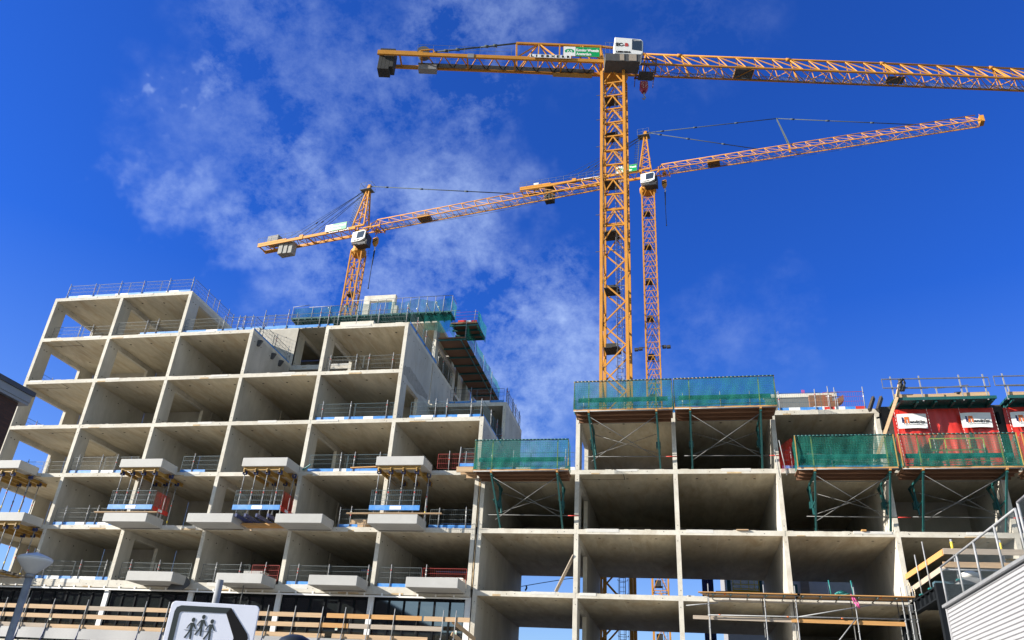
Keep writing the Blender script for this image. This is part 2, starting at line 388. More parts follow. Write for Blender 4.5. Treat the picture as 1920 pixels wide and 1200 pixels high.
def wall_box(mb, x, y0, y1, z0, z1, hw=HW):
    """slot 0 edge concrete, 1 wall face, 2 hole"""
    v = [(x-hw,y0,z0),(x+hw,y0,z0),(x+hw,y1,z0),(x-hw,y1,z0),(x-hw,y0,z1),(x+hw,y0,z1),(x+hw,y1,z1),(x-hw,y1,z1)]
    mb.add(v, [(0,1,5,4),(2,3,7,6)], 0); b = len(mb.v)-8
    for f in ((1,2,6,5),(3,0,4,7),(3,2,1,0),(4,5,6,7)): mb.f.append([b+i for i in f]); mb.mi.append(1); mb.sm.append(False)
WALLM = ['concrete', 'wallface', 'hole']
def cross_wall(parent, x, r, y0, y1, opening=None, beam=.32, hw=HW):
    mb = MB(); z0, z1 = L(r)+T+.003, L(r+1)-T-.003; y0 += rnd(.002, .014)
    if opening:
        a, b = opening
        wall_box(mb, x, y0, a, z0, z1, hw); wall_box(mb, x, b, y1, z0, z1, hw); wall_box(mb, x, a+.001, b-.001, z1-beam, z1, hw)
        hy = [y0+.35, y0+.7]
    else:
        wall_box(mb, x, y0, y1, z0, z1, hw); hy = [y0+.4, y0+1.3, y0+2.6, y0+3.9]
    for y in hy:
        for z in (z0+.35, z1-.45):
            for sgn in (-1, 1): mb.disc((x+sgn*(hw+.004), y+rnd(-.05, .05), z), (sgn,0,0), .045, 2, 8)
    for z in (z0+.25, z1-.3): mb.disc((x+rnd(-.03, .03), y0-.004, z), (0,-1,0), .022, 2, 6)
    return mb.build('cross_wall', WALLM, parent)
def back_wall(parent, x0, x1, y, r, window=False):
    mb = MB(); z0, z1 = L(r)+T+.003, L(r+1)-T-.003
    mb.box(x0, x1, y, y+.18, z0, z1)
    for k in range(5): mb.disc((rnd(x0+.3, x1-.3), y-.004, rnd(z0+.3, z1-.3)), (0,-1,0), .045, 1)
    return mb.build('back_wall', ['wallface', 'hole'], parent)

# ================================================================== LEFT BLOCK
lb = thing('concrete_apartment_block', 'stepped bare concrete block on the left with cantilevered balconies', 'building', (0, 0, GZ))
topA = {0: 6, 1: 6, 2: 5, 3: 4, 4: 5, 5: 3}
topB = {2: 6, 3: 6, 4: 6, 5: 4}
for i in range(0, 7):
    bays = [b for b in topA if topA[b] >= i]
    mb = MB()
    for b in bays:
        if mb.v and (b-1) not in bays: mb.build('floor_slab', SLABM, lb); mb = MB()
        x0 = LC[b]-(HW if b == 0 or (b-1) not in bays else 0); x1 = LC[b+1]+(HW if (b+1) not in bays else 0)
        deep = 5.55 if (topB.get(b, 0) <= i or b < 2) else 5.55
        slab_piece(mb, x0, x1, 0, 5.72, L(i), T if i else .20)
        if b == 0 and i < 6: soffit_panel(mb, (x0+.3, x0+2.2, x0+.2, x0+2.6, x0+.2, x0+.4)[i], (x0+3.6, x1-.4, x0+3.4, x1-.3, x0+3.0, x0+2.9)[i], L(i), .8)
        if b == 2 and i == 1: soffit_panel(mb, x0+1.9, x1-.3, L(i), .7)
    mb.build('floor_slab', SLABM, lb)
    bb = [b for b in topB if topB[b] >= i]
    if bb:
        mb = MB()
        for b in bb:
            x0 = LC[b]-(HW if (b-1) not in bb else 0); x1 = LC[b+1]+(HW if (b+1) not in bb else 0)
            vis = topA[b] < i
            slab_piece(mb, x0, x1, 5.724, 11.15, L(i), T, vis, vis)
        mb.build('floor_slab', SLABM, lb)
for r in range(0, 6):
    for c in range(0, 7):
        lo = [b for b in (c-1, c) if b in topA and topA[b] > r]
        if not lo: continue
        op = None
        if c == 0: op = (1.1, 4.15)
        elif c == 1 and r in (5, 4): op = (1.08, 4.6)
        elif c == 1 and r in (2,): op = (1.1, 4.2)
        elif c == 2 and r in (5, 3): op = (1.1, 4.6)
        elif c == 2 and r == 0: op = (1.15, 3.6)
        elif c == 4 and r in (4, 2): op = (1.15, 4.2)
        elif c == 5 and r == 3: op = (1.03, 3.4)
        elif c == 3 and r == 1: op = (1.1, 4.2)
        cross_wall(lb, LC[c], r, 0, 5.55, op)
    for b in topA:
        deepr = (r <= 2 and b >= 3) or (r == 3 and b in (3, 2)) or (r == 4 and b == 2)
        if topA[b] > r and not (r == 4 and b == 4) and not deepr:
            back_wall(lb, LC[b]+HW+.003, LC[b+1]-HW-.003, 5.56, r)
# wall lugs on the terrace side of the fourth cross wall
for y in (.75, 2.75, 3.9):
    m = MB(); m.box(LC[3]+HW, LC[3]+HW+.16, y, y+.16, L(5)-.72, L(5)-.30); m.prism([(LC[3]+HW+.16, y, L(5)-.30), (LC[3]+HW+.34, y, L(5)-.34), (LC[3]+HW+.16, y, L(5)-.7)], (0, .16, 0))
    m.build('wall_lug', ['darkgrey'], lb)
# damp band left along a pour joint of the tall side wall
pts = [(.15, 13.38), (.7, 13.62), (1.25, 13.84), (1.9, 13.76), (2.4, 13.81), (3.0, 13.70), (3.7, 13.72), (4.4, 13.60), (5.3, 13.56), (5.1, 13.22), (4.2, 13.08), (3.6, 12.92), (2.9, 12.80), (2.1, 12.90), (1.3, 12.86), (.7, 12.95), (.2, 12.90)]
m = MB(); m.prism([(LC[5]+HW+.001, y, z) for y, z in pts], (.003, 0, 0)); m.build('damp_patch', ['damp'], lb)
# rear volume B
m = MB(); m.box(LC[2]+HW, LC[3]+HW, 5.73, 5.92, L(5)+T+.003, L(6)-T-.003)
for k in range(6): m.disc((rnd(LC[2]+.5, LC[3]), 5.726, rnd(L(5)+.4, L(6)-.4)), (0,-1,0), .045, 1)
m.build('parapet_wall', ['wallface', 'hole'], lb)
for c in (3, 4, 5):
    for r in (3, 4, 5):
        if c == 3 and r == 3: continue
        if c in (4, 5) and r == 4 and c != 5: pass
        op = (7.0, 10.2) if (c == 3 and r >= 4) else None
        if c == 4: op = (7.2, 9.6)
        if c == 5 and r == 5: 
            mb = MB(); z0, z1 = L(5)+T+.003, L(6)-T-.003
            wall_box(mb, LC[5], 5.73, 6.45, z0, z1); wall_box(mb, LC[5], 10.6, 11.14, z0, z1)
            wall_box(mb, LC[5], 6.452, 10.598, L(5)+1.45, L(5)+1.72)
            mb.build('cross_wall', WALLM, lb); continue
        cross_wall(lb, LC[c], r, 5.73, 11.14, op)
back_wall(lb, LC[3]+HW, LC[5]-HW, 11.16, 4); back_wall(lb, LC[3]+HW, LC[4]-HW, 11.16, 5)
back_wall(lb, LC[2]+HW, LC[6]-HW, 11.16, 3)
cross_wall(lb, LC[6], 3, 5.73, 11.14)
for r in (0, 1, 2):
    for c in (3, 4, 5, 6): cross_wall(lb, LC[c], r, 5.73, 11.14)
    back_wall(lb, LC[3]+HW, LC[6]-HW, 11.16, r)
for r in (3, 4, 5): cross_wall(lb, LC[2], r, 5.93 if r == 5 else 5.73, 11.14)
cross_wall(lb, LC[3], 3, 5.73, 11.14)
back_wall(lb, LC[2]+HW, LC[3]-HW, 11.16, 4); back_wall(lb, LC[2]+HW, LC[3]-HW, 11.16, 5)
for b in (2, 3): pass
# rear volume C, open side towards the right
m = MB()
for z in (L(4), L(5), L(6)): m.box(LC[3], LC[5]+HW, 11.35, 17.4, z-T, z+T, 0, 1)
m.build('floor_slab', SLABM, lb)
m = MB()
for ya, yb in ((12.7, 13.3), (15.2, 15.8), (16.9, 17.4)):
    for r in (4, 5): wall_box(m, LC[5]-.02, ya, yb, L(r)+T+.003, L(r+1)-T-.003)
m.build('cross_wall', WALLM, lb)
m = MB(); m.box(LC[3], LC[3]+.3, 11.36, 17.3, L(4)+T+.002, L(6)-T-.002); m.box(LC[3]+.31, LC[5]-.3, 17.1, 17.3, L(4)+T+.002, L(6)-T-.002); m.build('core_wall', ['wallface'], lb)
# low frame in the terrace opening of bay four and stair-head frame
m = MB(); m.box(LC[3]+HW+.01, LC[4]-HW-.01, 5.60, 5.715, L(5)-.30, L(5)-.13); m.build('sill_beam', ['concrete'], lb)
m = MB(); zf = L(6)+T+.003
m.box(19.6, 20.10, 9.0, 9.35, zf, 23.45); m.box(22.0, 22.5, 9.0, 9.35, zf, 22.95); m.box(19.6, 22.25, 9.0, 9.35, 23.452, 23.95); m.box(22.0, 22.25, 9.003, 9.347, 22.953, 23.449)
m.build('opening_frame', ['concrete'], lb, .02)
# flat upstand on roof of bay five
m = MB(); m.box(22.4, 24.7, .05, .35, L(5)+T+.02, L(5)+T+.26); m.build('upstand', ['concrete'], lb, .01)
# balconies
for i, xs in ((2, [(.65, 3.5), (10.57, 13.4), (18.65, 21.48), (26.9, 29.7)]), (1, [(2.25, 5.08), (10.5, 13.35), (15.95, 18.8), (21.42, 24.22), (26.88, 29.7)]), (0, [(13.1, 15.95), (18.6, 21.35), (24.03, 26.77), (29.45, 32.25)])):
    for a, b in xs:
        m = MB(); z = L(i); t = .03
        # tray with a slightly proud upper rim
        m.box(a, b, -1.62, .0-.004, z-.05, z+.46)
        o = m.build('balcony', ['precast'], lb, .018)
        m = MB(); m.disc((b-.55, -1.1, z-.054), (0,0,-1), .03, 0); m.disc((a+.4, -1.2, z-.054), (0,0,-1), .03, 0)
        m.box(a+.1, b-.1, -.055, -.02, z-.075, z-.052, 0)
        ho = m.build('drain', ['hole'], lb)
# glazed storey
for b in range(0, 6):
    x0, x1 = LC[b]+.16, LC[b+1]-.16
    f = MB(); yg = .30
    f.box(x0, x1, yg-.05, yg+.05, -.46, -.30); f.box(x0, x1, yg-.05, yg+.05, -3.3, -3.16)
    n = 6; pw = (x1-x0)/n
    for k in range(n+1):
        xx = x0+k*pw; f.box(xx-.05, xx+.05, yg-.06, yg+.06, -3.159, -.461)
    wo_ = f.build('facade_window', ['blacksteel'], lb)
    gl = MB()
    for k in range(n): gl.box(x0+k*pw+.052, x0+(k+1)*pw-.052, yg-.008, yg+.008, -3.157, -.463)
    gl.build('glass', ['glass'], wo_)
for c in range(0, 7):
    m = MB(); m.box(LC[c]-.155, LC[c]+.155, .12, .5, -3.3, -.21)
    m.build('column_cover', ['whiteplastic'], lb, .01)
m = MB()
m.box(LC[0], LC[6]-.02, -.035, .0, -.34, -.255)
x = .6
while x < 32: m.box(x, x+.09, -.03, -.002, -.252, -.13); x += 1.0
m.build('edge_strip', ['white'], lb)
m = MB(); m.box(LC[0], LC[6]+HW, .9, 5.6, -3.3, -.21); m.build('inner_room', ['darkgrey'], lb)
# projecting terrace with white fascia
m = MB(); m.box(LC[0]-2, 31.7, -1.62, .2, -3.42, -3.31)
m.build('terrace_slab', ['concrete'], lb)
m = MB(); m.grid(lambda u, v: (LC[0]-2+u*(31.7-LC[0]+2), -1.64+.02*math.sin(u*60)+.06*(v-.5), -3.2+v*.55), 80, 4); m.build('fascia', ['membrane'], lb)
m = MB(); m.box(LC[0], 32.4, -.9, 5, GZ, -3.43); m.build('base_storey', ['darkgrey'], lb)

# ================================================================== RIGHT BLOCK
rb = thing('concrete_apartment_block', 'flat topped bare concrete block on the right with deep open rooms', 'building', (RC[0], 0, GZ))
topR = {0: 2, 1: 3, 2: 3, 3: 3, 4: 2, 5: 2}
DY = 12.0
for i in range(-2, 4):
    bays = [b for b in topR if topR[b] >= i]
    mb = MB()
    for b in bays:
        x0 = RC[b]-(HW if (b-1) not in bays else 0); x1 = RC[b+1]+(HW if (b+1) not in bays else 0)
        slab_piece(mb, x0, x1, 0, DY, L(i))
        if (b, i) == (1, 2): soffit_panel(mb, x0+.14, x0+2.55, L(i), 1.0)
        if (b, i) == (0, 1): soffit_panel(mb, x0+2.9, x1-.14, L(i), .8)
    mb.build('floor_slab', SLABM, rb)
for r in range(-2, 3):
    for c in range(0, 7):
        if not any(b in topR and topR[b] > r for b in (c-1, c)): continue
        op = None
        if c == 1: op = (1.1, 4.2)
        if c == 4 and r == 0: op = None
        cross_wall(rb, RC[c], r, 0, DY-.02, op)
for b, r in ((0, 1), (1, 1), (2, 1), (3, 1), (4, 1), (5, 1), (2, 2), (3, 2), (4, 0), (5, 0), (4, -1), (3, -1)):  # backs of the upper rows are unseen, added to darken their ceilings
    back_wall(rb, RC[b]+HW+.003, RC[b+1]-HW-.003, DY-.25 if b != 4 or r != 1 else 5.5, r)
# joint strip with loose mortar between the blocks
for r in range(0, 2):
    m = MB(); z = L(r)+.2; pl_ = []
    zs = [z+k*.19 for k in range(16)]
    pl_ = [(32.585-rnd(.005, .03), -.012, q) for q in zs]+[(32.59+rnd(.005, .035), -.012, q) for q in zs[::-1]]
    m.prism(pl_, (0, .06, 0)); m.build('joint_filler', ['rust'], rb)
# rooftop plant enclosure behind the right parapet
m = MB(); m.box(49.3, 53.6, 8, 8.2, L(3)+T, 13.95, 1); m.box(49.2, 53.7, 7.95, 8.25, 13.952, 14.2, 0)
m.build('roof_wall', ['concrete', 'roofwall'], rb)

# ================================================================== edge barriers
ORD = ['first', 'second', 'third', 'fourth', 'fifth', 'sixth']
def barrier(label, p0, p1, z, posts, toe='b', wire='wire', post_h=1.14, panel_h=(.20, 1.05), toes=True, group='mesh edge barriers', tilt=0, verticals=True):
    """p0,p1 in plan; posts as fractions along the run; toe string: b blue, w white, r red per segment"""
    p0, p1 = Vector((p0[0], p0[1], 0)), Vector((p1[0], p1[1], 0)); d = p1-p0; ln = d.length; d.normalize(); nn = Vector((d.y, -d.x, 0))
    t = thing('edge_barrier', label, 'barrier', (p0.x, p0.y, z), group=group)
    for fr in posts:
        b = p0+d*ln*fr+nn*.05; lx = Vector((rnd(-.03, .03), 0, 0))
        m = MB(); a0 = Vector((b.x, b.y, z+.01)); a1 = Vector((b.x, b.y, z+post_h+rnd(0, .1)))+lx
        m.tube(a0, a1, .025, 7, 0)
        for hh in (.55, .72): 
            q = a0.lerp(a1, hh); m.tube(q, q+Vector((0,0,.05)), .036, 7, random.choice((1, 2, 3)))
        m.box(b.x-.07, b.x+.07, b.y-.07, b.y+.07, z+.003, z+.02, 0)
        m.build('post', ['galv', 'red', 'white', 'tubegrey'], t)
    k = max(1, round(ln/2.5)); seg = ln/k
    for j in range(k):
        a = p0+d*(j*seg+.03); b = p0+d*((j+1)*seg-.03); m = MB()
        for zz in (panel_h[0], panel_h[0]+.3, panel_h[0]+.58, panel_h[1]):
            m.bar((a.x, a.y, z+zz), (b.x, b.y, z+zz), .020 if zz == panel_h[1] else .012)
        for q in (a, b): m.bar((q.x, q.y, z+panel_h[0]), (q.x, q.y, z+panel_h[1]), .018)
        if verticals:
            nv = int(seg/.11)
            for v in range(1, nv):
                q = a.lerp(b, v/nv); m.bar((q.x, q.y, z+panel_h[0]), (q.x, q.y, z+panel_h[1]), .0055)
        m.build('mesh_panel', [wire], t)
    if toes:
        n = len(toe)
        for j, c in enumerate(toe):
            if c == '-': continue
            a = p0+d*ln*(j/n)+nn*(.01+.006*(j % 2)); b = p0+d*ln*((j+1)/n)+nn*(.01+.006*(j % 2))
            m = MB(); m.bar((a.x, a.y, z+.10), (b.x, b.y, z+.10), .02, .19)
            m.build('toe_board', [{'b': 'blue', 'w': 'whiteplastic', 'r': 'red'}[c]], t)
    return t
def fr(x0, x1, xs): return [(x-x0)/(x1-x0) for x in xs]
barrier('mesh barrier along the front roof edge of the tallest left corner', (.6, .12), (10.72, .12), L(6)+T, fr(.6, 10.72, [.7, 2.85, 4.93, 6.8, 8.83, 10.7]), 'bwbbwbbbwb')
barrier('mesh barrier running back along the right roof edge of the tallest left corner', (10.78, .2), (10.78, 5.5), L(6)+T, [.32, .60, .86, 1], '----')
barrier('red and grey mesh barrier inside the top storey at the far left corner', (.3, .4), (5.2, .5), L(5)+T, fr(.3, 5.2, [2.5, 3.5, 5.1]), 'r---', )
barrier('mesh barrier in the second bay of the top left storey', (5.7, .15), (10.6, .15), L(5)+T, fr(5.7, 10.6, [8.0, 8.85]), '--bbb')
barrier('mesh barrier on the roof step right of the tallest left corner', (10.95, .15), (16.1, .15), L(5)+T, fr(10.95, 16.1, [13.9, 15.0, 15.45]), 'bbwbbb')
barrier('mesh barrier running back along the roof step above the three wall lugs', (16.2, .2), (16.2, 5.5), L(5)+T, [.2, .55, .9], 'bbb')
barrier('mesh barrier standing on the set back wall beside the green decking', (11.0, 5.9), (16.0, 5.9), L(6)+T, [.1, .25, .62, .98], 'bbbb')
barrier('mesh barrier across the open room at the top right of the left block', (21.9, .15), (26.9, .15), L(4)+T, fr(21.9, 26.9, [22.15, 23.93, 24.76, 26.35]), '-----')
barrier('mesh barrier with blue toe boards under the tall side wall step', (21.85, .12), (26.85, .12), L(3)+T, fr(21.85, 26.85, [22.25, 24.07, 26.42]), 'bbwbbwbb', 'wireblue')
barrier('mesh barrier with blue toe boards on the terrace beside the tall side wall', (27.9, .12), (32.35, .12), L(3)+T, fr(27.9, 32.35, [29.5, 30.2, 31.7, 32.3]), 'bwbbwb', 'wireblue')
barrier('mesh barrier running back along the right edge of that blue boarded terrace', (32.42, .2), (32.42, 5.4), L(3)+T, [.35, .65, .95], 'bbb', 'wireblue')
barrier('mesh barrier on the small set back roof beside the dark steel beams', (28.5, 5.85), (32.3, 5.85), L(4)+T, [.1, .4, .75], 'bbwb')
barrier('mesh barrier running back along the far right roof edge of the left block', (32.42, 5.9), (32.42, 11.0), L(4)+T, [.02, .12, .4, .6, .85], '---')
barrier('mesh barrier running back beside the tall plain side wall roof', (27.1, .3), (27.1, 10.8), L(5)+T, [.12, .3, .45, .6, .72, .85, .93], 'bbbb---', 'wireblue')
barrier('mesh barrier along the top front roof edge below the green decking', (16.8, .12), (27.0, .12), L(5)+T, fr(16.8, 27, [16.9, 18.6, 20.9, 21.5, 22.2, 23.5, 25.0, 26.9]), 'bbbbb-----', post_h=1.4)
for r, lab in ((3, 'third'), (4, 'fourth'), ):
    barrier('mesh barrier in the far left window opening of the %s open storey from below' % ORD[r], (-.02, 1.2), (-.02, 4.1), L(r)+T, [.3], '-', 'wireblue', toes=False)
barrier('mesh barrier by the highest left balcony partly cut by the frame', (.5, .9), (5.2, .9), L(2)+T, [.25, .6], '--', toes=False)
barrier('mesh barrier with blue and white toe boards left of the upper left shored balcony', (5.65, .12), (10.4, .12), L(2)+T, fr(5.65, 10.4, [6.15, 7.82, 8.88]), 'bbwwbw')
barrier('mesh barrier right of the upper left shored balcony', (13.5, .12), (16.05, .12), L(2)+T, fr(13.5, 16.05, [14.3]), 'bb-', 'wireblue')
barrier('mesh barrier with blue toe boards between the two right shored balconies', (21.95, .12), (26.85, .12), L(2)+T, fr(21.95, 26.85, [23.99, 24.83, 26.4]), 'bbwbbb', 'wireblue')
barrier('red mesh barrier beside the rightmost upper balcony', (29.9, .2), (32.2, .2), L(2)+T, [.32], '-', 'wirered', toes=False)
barrier('mesh barrier with blue toe boards left of the middle floor balconies', (5.7, .12), (10.4, .12), L(1)+T, fr(5.7, 10.4, [6.4, 7.96, 8.63]), 'bbwbwb')
barrier('mesh barrier between two plain middle floor balconies', (24.4, .15), (26.8, .15), L(1)+T, [.03, .3], 'b-', toes=True)
barrier('mesh barrier right of the rightmost middle floor balcony', (29.8, .15), (32.3, .15), L(1)+T, [.22, .85], 'bbb')
barrier('mesh barrier with blue toe boards behind the white street lamp', (5.7, .12), (10.6, .12), L(0)+.2, fr(5.7, 10.6, [6.2, 8.6, 10.3]), 'bwbwwb')
barrier('mesh barrier behind the leftmost lowest balcony', (11.2, .2), (15.8, .2), L(0)+.2, [.15, .55], '----')
barrier('grey mesh barrier behind the second lowest balcony', (16.5, .2), (19.5, .2), L(0)+.2, [.3, .8], '----')
barrier('red mesh barrier behind the right end of the second lowest balcony', (19.6, .2), (21.3, .2), L(0)+.2, [.5], '-', 'wirered', toes=False)
barrier('mesh barrier with blue toe boards behind the third lowest balcony', (21.9, .12), (26.8, .12), L(0)+.2, [.12, .5, .97], 'bbw---')
barrier('mesh barrier with blue toe boards left of the rightmost lowest balcony', (27.25, .12), (29.7, .12), L(0)+.2, [.3], 'bbw')
barrier('red mesh barrier behind the rightmost lowest balcony', (29.7, .18), (32.2, .18), L(0)+.2, [.1], '-', 'wirered', toes=False)
barrier('mesh barrier with blue toe boards on the flat roof of the right block', (49.0, .12), (51.3, .12), L(3)+T, fr(49.0, 51.3, [49.1, 50.97]), 'bwbb', 'wireblue')
barrier('red mesh barrier with red toe boards at the end of the right flat roof', (51.4, .12), (53.5, .12), L(3)+T, fr(51.4, 53.5, [51.7, 52.0, 53.45]), 'rwbr', 'wirered', post_h=1.3)
barrier('blue toe boarded barrier on the lower roof behind the small green net', (32.9, .12), (37.9, .12), L(2)+T, [.05, .3, .9], 'bbwb-w', 'wireblue')
barrier('far mesh barrier at the back of the lower roof between the blocks', (32.9, 11.7), (37.9, 11.7), L(2)+T, [.1, .5, .75], 'bb-bwb')
barrier('blue toe boarded barrier behind the left one of the two high green nets', (38.1, .12), (43.3, .12), L(3)+T, [.05, .5], 'bbbbbb', 'wireblue')
barrier('blue toe boarded barrier behind the right one of the two high green nets', (43.4, .12), (48.6, .12), L(3)+T, [.1, .5, .8], 'bbbbbb', 'wireblue')
barrier('blue toe boarded barrier behind the green net with a ladder in it', (48.9, .12), (53.9, .12), L(2)+T, [.1, .5], 'bbbbb', 'wireblue')
barrier('blue toe boarded barrier under the red tarpaulin wall', (54.1, -.1), (59.2, -.1), L(2)+T, [.9], 'bbbbbw', 'wireblue')

# ================================================================== cantilever platforms with green nets
def net_sheet(p00, p10, p01, p11, wr=.05, nu=40, nv=8, seed=0):
    rs = random.Random(seed); ph = [rs.uniform(0, 6.3) for _ in range(6)]
    A, B, C_, D = map(Vector, (p00, p10, p01, p11)); nrm = (B-A).cross(C_-A).normalized()
    def fn(u, v):
        p = A.lerp(B, u).lerp(C_.lerp(D, u), v)
        k = wr*1.5*(math.sin(u*23+ph[0]+v*4)*.5+math.sin(u*51+ph[1]-v*7)*.25+math.sin(v*5+u*9+ph[2])*.5)*(.35+.65*(1-v))
        return p+nrm*k+Vector((0, 0, -.04*math.sin(u*math.pi*3+ph[3])**2*(v)))
    m = MB(); m.grid(fn, nu, nv); return m
def platform(label, x0, x1, zd, zf, xb, tilt=0.0, seed=1, lean=(.0, .0)):
    t = thing('access_platform', label, 'platform', (x0, -1.7, zd), group='green netted access platforms')
    yo = -1.68
    m = MB(); y = yo+.02
    while y < -.25:
        m.box(x0+.02, x1-.02, y, y+.225, zd-.05, zd, 0); y += .235
    m.build('deck', ['plybrown'], t)
    m = MB()
    for y, hh in ((-1.35, .17), (-.75, .17), (-.25, .17)): m.box(x0+.12, x1-.12, y, y+.09, zd-.052-hh, zd-.052, 0)
    m.build('joist', ['plybrown'], t)
    m = MB(); m.box(x0, x1, yo-.06, yo, zd-.11, zd-.02); m.build('edge_beam', ['timberorange'], t)
    h = 1.62
    z0, z1 = zd-.02, zd+h
    net_sheet((x0, yo-.07, z0), (x1, yo-.07, z0), (x0+.02, yo-.1, z1), (x1-.02, yo-.1, z1+tilt), .05, 44, 8, seed).build('safety_net', ['net'], t)
    for sx, xx in ((0, x0), (1, x1)):
        net_sheet((xx, yo-.05, z0), (xx, -.95, z0), (xx, yo-.08, z1), (xx, -.95, z1-.1), .04, 10, 6, seed+9).build('side_net', ['net'], t)
    m = MB(); m.tube((x0, yo-.1, z1), (x1, yo-.1, z1+tilt), .035, 6, 0); m.build('top_rail', ['timberorange' if seed % 2 else 'teal'], t)
    m = MB()
    for k in range(26):
        f = k/26; m.tube((x0+(x1-x0)*f, yo-.11, z1+tilt*f+.01), (x0+(x1-x0)*(f+.033), yo-.115, z1+tilt*f-.005), .032, 5)
    m.build('net_lashing', ['teal'], t)
    m = MB(); m.tube((x0, yo-.05, zd-.02-.1), (x1, yo-.05, zd-.12), .03); m.build('bottom_rail', ['galv'], t)
    m = MB()
    ey = -.15 if seed in (4, 7, 8) else .0
    m.bar((x0+.02, yo+ey, z0), (x0+.02, yo+ey, z1), .04); m.build('end_post', ['beamyellow'], t)
    m = MB(); m.bar((x1-.02, yo+ey, z0), (x1-.02, yo+ey, z1+tilt), .04); m.build('end_post', ['beamyellow'], t)
    m = MB(); m.box(x0+.25, x1-.25, yo+.06, yo+.08, zd+.44, zd+.68); m.build('kick_panel', ['tealbright'], t)
    m = MB(); m.box(x0+.25, x1-.25, yo+.06, yo+.08, zd+.16, zd+.20); m.build('kick_rail', ['galv'], t)
    net_sheet((x0+.03, yo-.01, z0), (x1-.03, yo-.01, z0), (x0+.03, yo+.0, z0+.62), (x1-.03, yo+.0, z0+.55), .09, 44, 8, seed+20).build('net_fold', ['netthin'], t)
    for xx in xb:
        m = MB(); m.bar((xx, yo+.05, zd-.1), (xx, yo+.0, z1-.02), .05, .05); m.build('net_post', ['yellowgreen'], t)
        m = MB()
        lx = lean[0] if xx == xb[0] else lean[1]
        foot = Vector((xx+lx, .18, zf+.06))
        m.bar((xx, yo+.1, zd-.3), foot, .085, .08)                      # outer leg
        m.bar((xx, yo, zd-.27), (xx, 1.3, zd-.27), .10, .09)           # top chord
        m.bar((xx, .55, zd-.3), (xx+lx, .25, zf+.9), .08, .07)            # inner leg
        m.bar((xx, 1.2, zd-.3), (xx, .50, zd-1.3), .09, .08)
        m.bar((xx, -.75, zd-1.4), (xx, .6, zd-1.5), .06, .06)
        m.box(xx-.12, xx+.12, .45, .75, zd-1.5, zd-1.15)
        m.tube((xx+lx, .18, zf+.004), (xx+lx, .18, zf+.2), .05, 8)
        m.build('bracket', ['teal'], t)
        m = MB(); m.box(xx-.05, xx+.05, yo-.1, yo+.15, zd-.2, zd-.115); m.build('cleat', ['timberorange'], t)
    a, b = xb
    m = MB()
    m.tube((a, yo+.15, zd-.35), (b, .12, zf+.65), .019); m.tube((b, yo+.2, zd-.35), (a, .06, zf+.5), .019)
    m.tube((a, .6, zd-.6), (b, .32, zf+1.0), .015); m.tube((b, .65, zd-.6), (a, .3, zf+.9), .015)
    m.tube((a-.4, .0, zf+.75), (b+.4, .0, zf+.72), .021); m.tube((a, -.6, zd-.42), (b, -.6, zd-.40), .016)
    m.build('tube_brace', ['tubegrey'], t)
    m = MB(); m.tube((b+.4, .0, zf+.72), (b+1.0, .0, zf+.72), .022); m.build('tie_rod', ['red'], t)
    return t
platform('green netted platform over the gap between the two blocks', 32.6, 37.8, 6.17, L(1)+T, (33.6, 37.2), 0, 2, (.28, .1))
platform('high green netted platform in front of the crane masts', 38.02, 43.38, 9.52, L(2)+T, (38.85, 42.5), 0.02, 3, (.22, .08))
platform('high green netted platform right of the crane masts', 43.46, 48.74, 9.55, L(2)+T, (44.28, 47.9), 0.03, 5)
platform('green netted platform with a red net end and a ladder lying inside', 49.38, 54.1, 6.17, L(1)+T, (50.2, 53.7), 0, 4)
platform('green netted platform in front of the red tarpaulin', 54.28, 59.65, 6.17, L(1)+T, (55.2, 58.9), 0, 7)
platform('green netted platform cut off by the right edge of the frame', 59.85, 65.0, 6.17, L(1)+T, (60.8, 64.2), 0, 8)
# red mesh end of the ladder platform
t = thing('red_net_screen', 'red mesh screen tilted at the left end of the ladder platform', 'safety net', (48.9, -1.2, 6.2))
m = MB(); m.grid(lambda u, v: (48.75+.5*u+.05*math.sin(v*9), -.2-1.4*u, 6.3+v*1.45), 8, 8); m.build('mesh', ['redmesh'], t)
m = MB(); m.tube((48.95, -.9, 6.0), (48.75, -.85, 7.9), .025); m.tube((48.70, -.2, 6.1), (48.55, -.2, 7.6), .025); m.build('post', ['galv'], t)
# decking left of gap platform
t = thing('timber_landing', 'short timber landing with mesh rail left of the gap platform', 'platform', (31.7, -1.6, 6.2))
m = MB()
for k in range(6): m.box(31.6+.04*k, 32.55, -1.6+k*.25, -1.37+k*.25, 6.30, 6.35)
m.box(31.62, 32.55, -1.62, -1.5, 6.06, 6.29); m.box(31.75, 32.55, -1.2, -1.1, 6.05, 6.28); m.box(31.9, 32.5, -.5, -.4, 6.05, 6.28)
m.build('deck', ['timber'], t)
m = MB(); m.bar((31.7, -1.55, 6.47), (32.55, -1.55, 6.47), .02, .18); m.build('toe_board', ['blue'], t)
m = MB()
for zz in (6.65, 6.95, 7.2, 7.42): m.bar((31.75, -1.5, zz), (32.55, -1.5, zz), .015)
for k in range(12): m.bar((31.78+k*.066, -1.5, 6.6), (31.78+k*.066, -1.5, 7.42), .008)
m.build('mesh_panel', ['wire'], t)
m = MB(); m.tube((31.72, -1.55, 6.35), (31.76, -1.55, 7.5), .03); m.tube((31.85, -.8, 6.35), (31.88, -.8, 7.5), .03); m.build('post', ['galv'], t)

